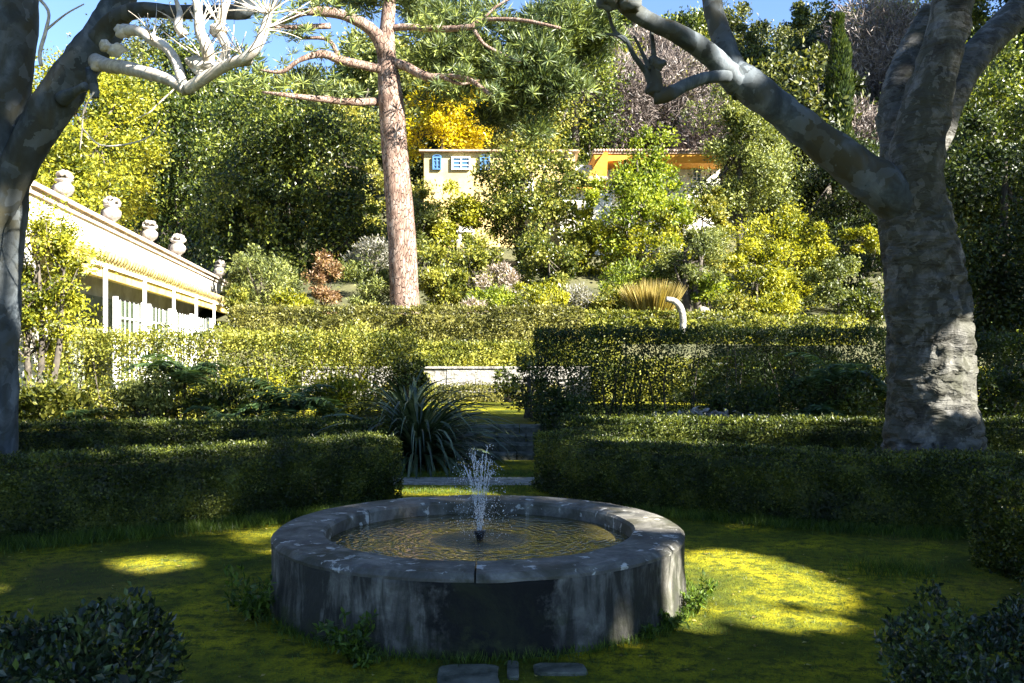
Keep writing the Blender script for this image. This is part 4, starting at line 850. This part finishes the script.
# ------------------------------------------------------------------ shrubs on the upper terrace
GS = 'garden shrubs on the upper terrace'
for args in [
 ('garden_shrub', 'reddish bronze shrub left of the pine trunk', 'shrub', 325, 312, 32, 34, 58, 'red', 601, 3200, None, .35),
 ('garden_shrub', 'soft pale green rounded shrub touching the pine trunk', 'shrub', 366, 313, 32.5, 66, 62, 'olive', 602, 5000, None, .3),
 ('garden_shrub', 'silvery shrub behind the pale green rounded shrub', 'shrub', 372, 270, 36, 50, 36, 'grey', 603, 2200, None, .3),
 ('garden_shrub', 'low yellow green shrub below the bronze shrub', 'shrub', 296, 313, 31.5, 42, 24, 'yellowgreen', 604, 1800, None, .4),
 ('garden_shrub', 'dark grey green bush left of the bronze shrub', 'shrub', 265, 312, 33.5, 80, 62, 'olive', 605, 4500, None, .3),
 ('garden_shrub', 'small shrub at the end of the white building', 'shrub', 236, 312, 30.6, 22, 30, 'box_lit', 606, 1200, None, .4),
 ('garden_shrub', 'leafy green shrub right beside the pine trunk', 'shrub', 440, 312, 33.5, 66, 66, 'box_lit', 607, 5000, None, .5),
 ('garden_shrub', 'pinkish seedhead shrub below the forked tree', 'shrub', 500, 300, 33, 38, 36, 'pink', 608, 2200, None, .3),
 ('garden_shrub', 'bright yellow green mound above the olive green hedge', 'shrub', 540, 314, 31, 74, 32, 'yellowgreen', 609, 3200, None, .35),
 ('garden_shrub', 'low lime shrub left of the yellow green mound', 'shrub', 490, 314, 31, 56, 24, 'lime', 610, 2200, None, .4),
 ('garden_shrub', 'small lilac grey shrub at the hedge edge under the lime shrub', 'shrub', 472, 314, 29.9, 34, 13, 'pink', 611, 900, None, .3),
 ('garden_shrub', 'greyish lavender shrub right of the yellow green mound', 'shrub', 578, 313, 31.5, 38, 28, 'grey', 612, 1800, None, .3),
 ('garden_shrub', 'reddish tinged low shrub left of the straw grass clump', 'shrub', 606, 314, 31.3, 40, 26, 'autumn', 613, 1800, None, .4),
 ('garden_shrub', 'green shrub between the lavender shrub and the lime tree', 'shrub', 625, 305, 34, 60, 40, 'lime', 614, 2600, None, .4),
 ('garden_shrub', 'dark low bush in front of the leaning olive tree', 'shrub', 668, 300, 34.5, 54, 48, 'evergreen', 615, 2800, None, .5),
 ('garden_shrub', 'orange tinted low shrub right of the curved post', 'shrub', 736, 315, 31, 46, 20, 'autumn', 616, 1800, None, .4),
 ('garden_shrub', 'low yellow shrub under the large yellow green bush', 'shrub', 780, 318, 31, 60, 26, 'yellowgreen', 617, 2400, None, .4),
 ('garden_shrub', 'bright green low shrub left of the orange tinted shrub', 'shrub', 708, 304, 33, 46, 30, 'lime', 618, 1800, None, .5),
 ('garden_shrub', 'pale grey green shrub on the slope left of the villa', 'shrub', 412, 270, 40, 50, 80, 'olive', 619, 3500, None, .35),
 ('garden_shrub', 'mid green shrub on the slope below the terrace wall', 'shrub', 470, 285, 38, 70, 50, 'box_lit', 620, 3800, None, .5),
 ('garden_shrub', 'yellow green shrub on the slope right of the slender tree', 'shrub', 655, 270, 39, 60, 60, 'yellowgreen', 621, 3200, None, .5),
 ('garden_shrub', 'shaded green shrub at the foot of the dark hillside', 'shrub', 868, 325, 30, 56, 50, 'box', 622, 3000, None, .5),
 ('garden_shrub', 'dark shrub behind the grey green shrub near the plane', 'shrub', 850, 300, 38, 50, 45, 'evergreen_dark', 623, 2600, None, .5),
]:
    shrub(*args, group=GS)
# straw grass clump
g = rnd(640); b = at(652, 318, 30.6); mb = MB(); n = 1500; a = rdir(g, n); a[:, 2] = np.abs(a[:, 2])
P = b+a*np.array([.55, .5, .15]); leaves(mb, P, unit(a*np.array([.7, .7, .4])+np.array([0, 0, 1.1])), rdir(g, n), 1.0*jit(g, n), .035)
tag(mb.build('grass_clump', M['straw'], None, tuple(b)), 'straw coloured fountain shaped grass clump above the terrace hedge', 'ornamental grass')
# curved pale post
mb = MB(); limb(mb, [(682, 336, 3.4), (683, 318, 3.4), (680, 307, 3.4), (674, 301, 3.2), (666, 299, 2.6)], 29.2, 6, 14, .05, 1, 5); tag(mb.build('curved_post', M['wall_stone'], None, tuple(at(682, 336, 29.2))), 'pale curved stone post between two terrace hedges', 'post')
mb = MB(); lathe(mb, [(.001, 0), (.2, 0), (.25, .12), (.2, .26), (.001, .32)], 12, at(703, 316, 30.5)); V = mb.V[0]; V += (vnoise(V, 1, 4)*.04)[:, None]; tag(mb.build('pale_stone', M['wall_stone'], None, tuple(at(703, 316, 30.5))), 'round pale stone behind the hedge right of the curved post', 'stone')
mb = MB(); a = at(208, 343, 18.6); box(mb, a[0]-.11, a[0]+.16, 18.5, 18.8, .5, a[2]); box(mb, a[0]-.15, a[0]+.2, 18.46, 18.84, a[2]+.002, a[2]+.07)
tag(mb.build('white_pillar', M['plaster'], None, (float(a[0]), 18.6, .5)), 'white pillar showing through the tall sunlit hedge', 'pillar')

# ------------------------------------------------------------------ strap leaved plants
def strap(mb, b, n, L, W, seed, arch=1.0, up=1.0, upmin=.2):
    g = rnd(seed)
    for k in range(n):
        a = g.uniform(0, 2*math.pi); e = g.uniform(upmin, 1.25)*up; l = L*g.uniform(.6, 1.1); w_ = W*g.uniform(.7, 1.2); m = 9
        t = np.linspace(0, 1, m); hx = math.cos(a); hy = math.sin(a); ang = e-arch*g.uniform(.8, 1.5)*t**1.5; ds = l/(m-1)
        r_ = np.concatenate([[0], np.cumsum(np.cos(ang[:-1])*ds)]); z = np.concatenate([[0], np.cumsum(np.sin(ang[:-1])*ds)])
        tw = g.uniform(-.5, .5); c = np.stack([b[0]+hx*(r_+.05), b[1]+hy*(r_+.05), b[2]+z], -1)
        wd = w_*np.sin(np.clip(t*.85+.15, 0, 1)*math.pi)**.5*.5*(1-t**6); sd_ = np.array([-hy*math.cos(tw), hx*math.cos(tw), math.sin(tw)]); fo = np.array([0, 0, -.25])
        V = np.concatenate([c-sd_*wd[:, None], c+fo*wd[:, None], c+sd_*wd[:, None]]); i = np.arange(m-1)
        mb.add(V, np.concatenate([np.stack([i, i+1, i+m+1, i+m], -1), np.stack([i+m, i+m+1, i+2*m+1, i+2*m], -1)]), 0)
def strap_plant(label, b, n, L, W, seed, **k):
    mb = MB(); strap(mb, b, n, L, W, seed, **k); return tag(mb.build('strap_leaf_plant', M['strap'], None, tuple(b)), label, 'plant', 'strap leaved plants')
strap_plant('large dark clump of arching strap leaves left of the steps', (-1.5, 14.35, .0), 420, 2.1, .05, 701, arch=1.9, up=1.2)
strap_plant('upper clump of strap leaves rising behind the large one', (-1.8, 15.7, .4), 240, 1.5, .04, 706, arch=1.6, up=1.2)
strap_plant('dark strap leaved clump right of the steps', (1.35, 15.3, .05), 130, 1.1, .04, 702, arch=1.8)
strap_plant('strap leaved clump at the foot of the open dark hedge', (2.3, 15.6, .1), 120, 1.0, .04, 703, arch=1.8)
strap_plant('low strap leaved clump behind the pale pile', (4.3, 15.8, .1), 70, .9, .05, 704, arch=1.8)
strap_plant('sunlit strap leaved plant below the tall hedge on the left', (-2.9, 16.2, .45), 80, .9, .05, 705, arch=1.6)
def frond_plant(label, b, n, L, seed, trunk=.5, mat='frond', wid=.3):
    g = rnd(seed); b = np.array(b, float); root = thing('fern_plant', label, 'plant', tuple(b), 'feathery frond plants')
    mb = MB(); tube(mb, [b, b+np.array([.02, 0, trunk*.5]), b+np.array([0, 0, trunk])], [.04, .035, .03], 7, 3, 0, .2, 8, seed); mb.build('stem', M['dark_bark'], root)
    mb = MB(); c = b+np.array([0, 0, trunk])
    for k in range(n):
        a = k*2.4+g.uniform(-.3, .3); e = g.uniform(.3, 1.35); l = L*g.uniform(.65, 1.15); m = 22; t = np.linspace(0, 1, m); ang = e-g.uniform(1.6, 2.6)*t**1.3; ds = l/m
        r_ = np.cumsum(np.cos(ang)*ds); z = np.cumsum(np.sin(ang)*ds); h = np.array([math.cos(a), math.sin(a), 0]); sd_ = np.array([-h[1], h[0], 0])
        Q = c+h*r_[:, None]+np.array([0, 0, 1])*z[:, None]; tube(mb, Q[::5], np.linspace(.008, .003, len(Q[::5])), 4, 1)
        wl = wid*np.sin(np.clip(t*.9+.1, 0, 1)*math.pi)**.7*l
        for s_ in (-1, 1):
            for rep in range(2):
                D_ = sd_*s_+h*.45+np.array([0, 0, -.2])+.12*rdir(g, m)*(1+rep); leaves(mb, Q+h*rep*.02, D_, np.array([0, 0, 1.])+.2*rdir(g, m), wl*g.uniform(.8, 1.1, m), .03+.05*l*g.uniform(.8, 1.2, m)*.6)
    mb.build('fronds', M[mat], root); return root
frond_plant('dark feathery frond plant in the middle of the left border', (-3.75, 15.2, .1), 20, 1.1, 711, .7)
frond_plant('tall pale frond plant against the tall sunlit hedge', (-5.9, 16.2, .5), 20, 1.1, 712, .75)
frond_plant('small frond plant in the left border near the plane trunk', (-7.5, 15.6, .3), 10, .7, 713, .35)
frond_plant('small lower frond plant between the two taller ones', (-4.8, 15.2, .1), 10, .75, 714, .5)
frond_plant('dark palmate frond plant left of the big plane trunk', (5.6, 15.6, .1), 14, 1.0, 715, 1.2)
frond_plant('low dark frond plant under the open hedge near the plane trunk', (5.0, 14.9, .0), 12, .8, 716, .7)
frond_plant('small frond plant beside the base of the plane trunk', (6.6, 15.2, .0), 12, .8, 717, 1.0)
# border shrubs below the left tall hedge
GBd = 'leafy border shrubs'
for args in [('border_shrub', 'sage green shrub in the middle of the left border', 'shrub', 150, 424, 15.6, 70, 50, 'olive', 721, 3000, 5/F*15.6, .5),
             ('border_shrub', 'broad leaved green shrub beside the left plane trunk', 'shrub', 50, 424, 15.4, 80, 46, 'box_lit', 722, 2600, 7/F*15.6, .5),
             ('border_shrub', 'leafy green shrub left of the large strap leaved clump', 'shrub', 340, 420, 15.8, 60, 46, 'yellowgreen', 723, 2000, 5/F*15.6, .5),
             ('border_shrub', 'dark green bush beneath the tall pale frond plant', 'shrub', 235, 424, 15.8, 90, 46, 'box', 724, 3200, 5/F*15.6, .5),
             ('border_shrub', 'round leafy bush behind the large strap leaved clump', 'shrub', 405, 395, 17.0, 62, 44, 'box', 725, 3000, 4/F*16, .5),
             ('border_shrub', 'airy bush at the left end of the dark open hedge', 'shrub', 530, 410, 16.4, 46, 56, 'box', 726, 1400, 4/F*16, .5),
             ('border_shrub', 'shaded bush at the right of the steps', 'shrub', 560, 432, 15.4, 56, 44, 'dark_hedge', 727, 2800, 4/F*15, .5),
             ('border_shrub', 'small airy bush by the pale retaining wall', 'shrub', 415, 398, 22.5, 46, 30, 'box_lit', 728, 900, 4/F*22, .5),
             ('border_shrub', 'small airy bush in front of the low yellowish hedge', 'shrub', 508, 396, 22.5, 40, 26, 'box', 729, 600, 4/F*22, .5),
             ('border_shrub', 'dark shrub left of the big plane trunk', 'shrub', 830, 425, 15.4, 120, 62, 'dark_hedge', 730, 4500, 4.5/F*15, .5),
             ('border_shrub', 'dark shrub below the open hedge in the middle of the right border', 'shrub', 745, 424, 16.0, 90, 40, 'dark_hedge', 732, 3000, 4.5/F*15, .5),
             ('border_shrub', 'dark shrub at the right edge behind the second low hedge', 'shrub', 1005, 425, 15.4, 80, 70, 'dark_hedge', 731, 4500, 4.5/F*15, .5)]:
    shrub(*args, group=GBd)
# pile of pale trimmings
g = rnd(740); mb = MB(); n = 120; c = at(700, 414, 14.9); c[2] = .62
P = c+np.stack([g.normal(size=n)*.38, g.normal(size=n)*.15, g.random(n)*.16-.05+.1*np.exp(-((g.normal(size=n))**2))], -1); leaves(mb, P, rdir(g, n)*np.array([1, 1, .5]), rdir(g, n)*.6+np.array([0, -.3, 1]), .2*jit(g, n), .1*jit(g, n), fold=.3)
for k in range(5): 
    q = c+np.array([g.uniform(-.2, .5), 0, -.02]); lathe(mb, [(.001, -.05), (.09, -.02), (.11, .03), (.06, .08), (.001, .1)], 8, q)
lathe(mb, [(.8, -.7), (.7, -.25), (.45, -.06), (.001, -.02)], 12, c, 1)
tag(mb.build('leaf_pile', [M['urn'], M['hill_ground']], None, (float(c[0]), float(c[1]), 0)), 'pile of pale dry leaves and stones behind the second low hedge', 'leaf pile')

# ------------------------------------------------------------------ small plants by the basin, grass, slabs
GW = 'small wild plants at the foot of the basin'
def weed(label, x, y, n, s_, seed, mat='weed', hgt=1.0):
    g = rnd(seed); mb = MB(); b = np.array([x, y, 0.])
    for k in range(n):
        a = g.uniform(0, 6.28); l = s_*g.uniform(.5, 1.1); e = np.array([math.cos(a)*l*.6, math.sin(a)*l*.6, l*g.uniform(.4, 1.1)*hgt]); tube(mb, [b, b+e*.5+np.array([0, 0, l*.15]), b+e], [.003, .002, .001], 4, 2)
        m = 12; t = g.random(m)*.8+.2; P = b+e*t[:, None]+np.array([0, 0, 1])*(np.sin(t*3.14)*l*.1)[:, None]
        leaves(mb, P, unit(rdir(g, m)+e/np.linalg.norm(e)*.5), rdir(g, m)*.6+np.array([0, 0, 1.]), .05*jit(g, m)*(s_/.25)**.5, .022*jit(g, m)*(s_/.25)**.5)
    tag(mb.build('wild_plant', M[mat], None, tuple(b)), label, 'small plant', GW)
weed('tall dark fern like weed at the left of the stone basin', -1.72, 5.98, 30, .34, 751)
weed('feathery weed rising against the front left of the stone basin', -.95, 5.22, 26, .3, 752)
weed('low weed spreading in front of the basin on the left', -.85, 5.12, 22, .2, 753, hgt=.5)
weed('bright weed at the sunlit right foot of the basin', 1.03, 5.78, 18, .19, 754, hgt=.7)
weed('taller weed on the right side of the basin near the sunlit moss', 1.26, 6.12, 18, .24, 755)
weed('small weed at the front right foot of the basin', .85, 5.6, 14, .15, 756, hgt=.6)
g = rnd(760); mb = MB()
def tufts(n, f, h, wd=.006):
    P = f(n); P[:, 2] = 0.0; leaves(mb, P, unit(rdir(g, len(P))*np.array([.6, .6, .2])+np.array([0, 0, 1])), rdir(g, len(P)), h*jit(g, len(P), .5), wd, fold=.3)
def along(a, b, w_):
    def f(n): t = g.random((n, 1)); return np.array(a)*(1-t)+np.array(b)*t+g.normal(size=(n, 3))*np.array([w_, w_, 0])*np.array([1, 1, 0])
    return f
tufts(5000, along((-5.6, 7.6, 0), (-3.2, 8.9, 0), .12), .11); tufts(4000, along((-3.2, 8.95, 0), (-1.6, 10.1, 0), .12), .11)
tufts(5000, along((1.4, 10.0, 0), (3.6, 8.85, 0), .12), .09); tufts(4000, along((3.6, 8.8, 0), (6.0, 8.4, 0), .15), .1)
tufts(2600, along((-1.7, 11.6, 0), (.6, 11.8, 0), .25), .04); tufts(2500, along((-1.9, 13.1, 0), (.7, 13.2, 0), .15), .05)
tufts(40000, lambda n: np.stack([g.uniform(-5, 5, n), g.uniform(3.6, 10, n), np.zeros(n)], -1)[:n], .022, .004)
def ring(n): a = g.uniform(0, 6.28, n); r_ = RO+.03+np.abs(g.normal(size=n))*.05; return np.stack([FC[0]+np.cos(a)*r_, FC[1]+np.sin(a)*r_, a*0], -1)
tufts(3500, ring, .06)
tufts(900, along((2.9, 7.3, 0), (3.3, 7.3, 0), .15), .08)
tag(mb.build('grass', M['weed']), 'short grass growing in the moss', None, None, 'stuff')
g = rnd(770); mb = MB(); n = 500; P = np.stack([g.uniform(-5.5, 6, n), g.uniform(4, 11, n), np.full(n, .008)], -1); r_ = np.hypot(P[:, 0]-FC[0], P[:, 1]-FC[1]); P = P[r_ > RO+.05]; n = len(P)
leaves(mb, P, rdir(g, n)*np.array([1, 1, .15]), np.array([0, 0, 1.])+.3*rdir(g, n), .035*jit(g, n, .5), .02, fold=.25)
tag(mb.build('fallen_leaves', M['straw']), 'small fallen leaves scattered on the moss', None, None, 'stuff')
def slab(label, x0, x1, y0, y1, rot, seed, mat='slab'):
    g = rnd(seed); n = 18; th = np.linspace(0, 2*math.pi, n, endpoint=False); sx = np.sign(np.cos(th))*np.abs(np.cos(th))**.35; sy = np.sign(np.sin(th))*np.abs(np.sin(th))**.35
    x = (x0+x1)/2+sx*(x1-x0)/2*g.uniform(.9, 1.03, n); y = (y0+y1)/2+sy*(y1-y0)/2*g.uniform(.88, 1.03, n); mb = MB()
    V = np.concatenate([np.stack([x, y, x*0-.02], -1), np.stack([x, y, x*0+.012], -1), np.stack([(x0+x1)/2+(x-(x0+x1)/2)*.96, (y0+y1)/2+(y-(y0+y1)/2)*.93, x*0+.02], -1)])
    i = np.arange(n); j = (i+1) % n; mb.add(V, [np.concatenate([np.stack([i, j, j+n, i+n], -1), np.stack([i+n, j+n, j+2*n, i+2*n], -1)]), np.array([list(range(2*n, 3*n))])])
    tag(mb.build('paving_slab', M[mat], None, ((x0+x1)/2, (y0+y1)/2, 0)), label, 'paving slab', 'paving slabs in front of the basin')
slab('pale irregular paving slab in the moss in front of the basin', .12, .42, 4.93, 5.1, 0, 781, 'step_stone')
slab('narrow upright edged paving slab beside the dark drain slab', -.03, .04, 4.86, 5.14, .2, 783, 'step_stone')
slab('dark mossy paving slab at the bottom middle in front of the basin', -.42, -.06, 4.7, 5.08, 0, 782, 'step_stone')

# ------------------------------------------------------------------ unseen trees behind and beside the viewpoint; crown gaps are cut to place sun patches
def lit_mask(gx, gy):
    e = lambda cx, cy_, rx, ry: ((gx-cx)/rx)**2+((gy-cy_)/ry)**2
    j = vnoise(np.stack([gx, gy, gx*0], -1), 1.1, 88)*.35
    m = (e(1.82, 6.95, .62, 1.2)+j*.7 < 1) | (e(.85, 5.95, .5, .5)+j*.3 < 1) | (e(3.5, 7.5, .5, .28)+j < 1) | (e(-3.0, 7.6, .32, .3)+j < 1) | (e(-2.25, 7.9, .15, .3) < 1) | (e(-4.0, 6.8, .25, .12) < 1) | (e(.5, 7.45, .4, .55)+j < 1)
    m |= (e(-9.0, 13.0, 1.3, .75) < 1) | (e(3.2, 11.7, .9, .8)+j < 1)
    kx, ky = SUN[0]/SUN[2], -SUN[1]/SUN[2]
    g_ = vnoise(np.stack([gx, gy, gx*0], -1), .35, 91)
    for P_, z_ in (([(1.3, 10.9), (2.3, 10.0), (3.9, 9.3), (5.6, 8.95), (7.6, 8.8)], .75), ([(.8, 13.9), (3, 14.0), (6, 13.8), (9.6, 13.4)], .76), ([(-9, 13.3), (-6, 13.6), (-3.6, 13.9), (-1.9, 13.8)], .73), ([(-4.2, 8.95), (-2.9, 9.75), (-1.75, 10.9)], .77)):
        P_ = np.array(P_); yy = np.interp(gx+kx*z_, P_[:, 0], P_[:, 1])+ky*z_; m |= (np.abs(gy-yy) < .2) & (gx+kx*z_ > P_[0, 0]) & (g_ > -.15)
    return m
g = rnd(800)
def shade_tree(label, x, y, z0, H, rx, ry, n, leaf=.42, group='tall trees behind the viewpoint'):
    base = np.array([x, y, 0.]); root = thing('evergreen_tree', label, 'tree', tuple(base), group)
    mb = MB(); tube(mb, [base-np.array([0, 0, .3]), base+np.array([.2, 0, H*.4]), base+np.array([0, 0, H*.92])], [.35, .25, .06], 10, 4); mb.build('trunk', M['dark_bark'], root)
    P, o, c = crown_pts(g, n, (rx, ry, (H-z0)/2), 90, min(1.3, (H-z0)*.35), .25, bottom=-1); zc = P[:, 2]/((H-z0)/2); P[:, 2] = np.sign(zc)*np.abs(zc)**.7*(H-z0)/2; P = P+base+np.array([0, 0, z0+(H-z0)/2]); P = P[P[:, 2] < H]
    Dl = rdir(g, len(P)); keep = g.random(len(P)) < .003; hit = np.zeros(len(P), bool)
    for f_ in (0, .5, 1):
        q = P+Dl*leaf*f_; q = q-SUN*(q[:, 2]/SUN[2])[:, None]; hit |= lit_mask(q[:, 0], q[:, 1])
    keep |= ~hit
    dap = vnoise(np.stack([q[:, 0], q[:, 1], q[:, 0]*0], -1), .55, 99, 3); keep &= ~((dap > .62) & (q[:, 1] > 8.5))
    P = P[keep]; Dl = Dl[keep]; n = len(P); mb = MB(); leaves(mb, P, Dl, unit(rdir(g, n)+SUN), leaf*jit(g, n, .15), leaf*.6*jit(g, n)); mb.build('crown', M['evergreen_dark'], root)
for x, y, H, w_ in [(1.8, -6.5, 24, 'leftmost'), (6.0, -7.5, 24, 'second'), (8.0, -6.5, 22.5, 'third'), (13.9, -7.5, 21.5, 'fourth'), (19.5, -6.5, 22.5, 'fifth'), (26.0, -7.5, 24, 'sixth'), (31.5, -7, 25, 'seventh')]:
    ca_, sa_ = math.cos(R(20)), math.sin(R(20)); x, y = ca_*x-sa_*(y-9), 9+sa_*x+ca_*(y-9)
    shade_tree(f'tall evergreen tree behind the viewpoint shading the fountain, {w_} from the left', x, y, 5, H, 3.6, 1.8, 20000, .3)
for k, (x, y, H) in enumerate([(-8.5, -5, 14), (-11, 1.5, 13), (-12.5, 8, 12)]):  # side trees put in to block skylight and deepen the foreground shade
    shade_tree(f'unseen evergreen tree added to block skylight beyond the left side of the garden, {["nearest", "middle", "farthest"][k]} of three', x, y, 1.5, H, 3.8, 3.2, 11000, .34, 'unseen trees added beside the garden')
for k, (x, y, H) in enumerate([(13.5, 0.5, 8), (12.8, 5.5, 8)]):  # two more put in to darken the ground behind the open hedge
    shade_tree(f'unseen evergreen tree added for shade beyond the right side of the garden, {["nearer", "farther"][k]} of two', x, y, 1.5, H, 3.4, 3.0, 11000, .34, 'unseen trees added beside the garden')
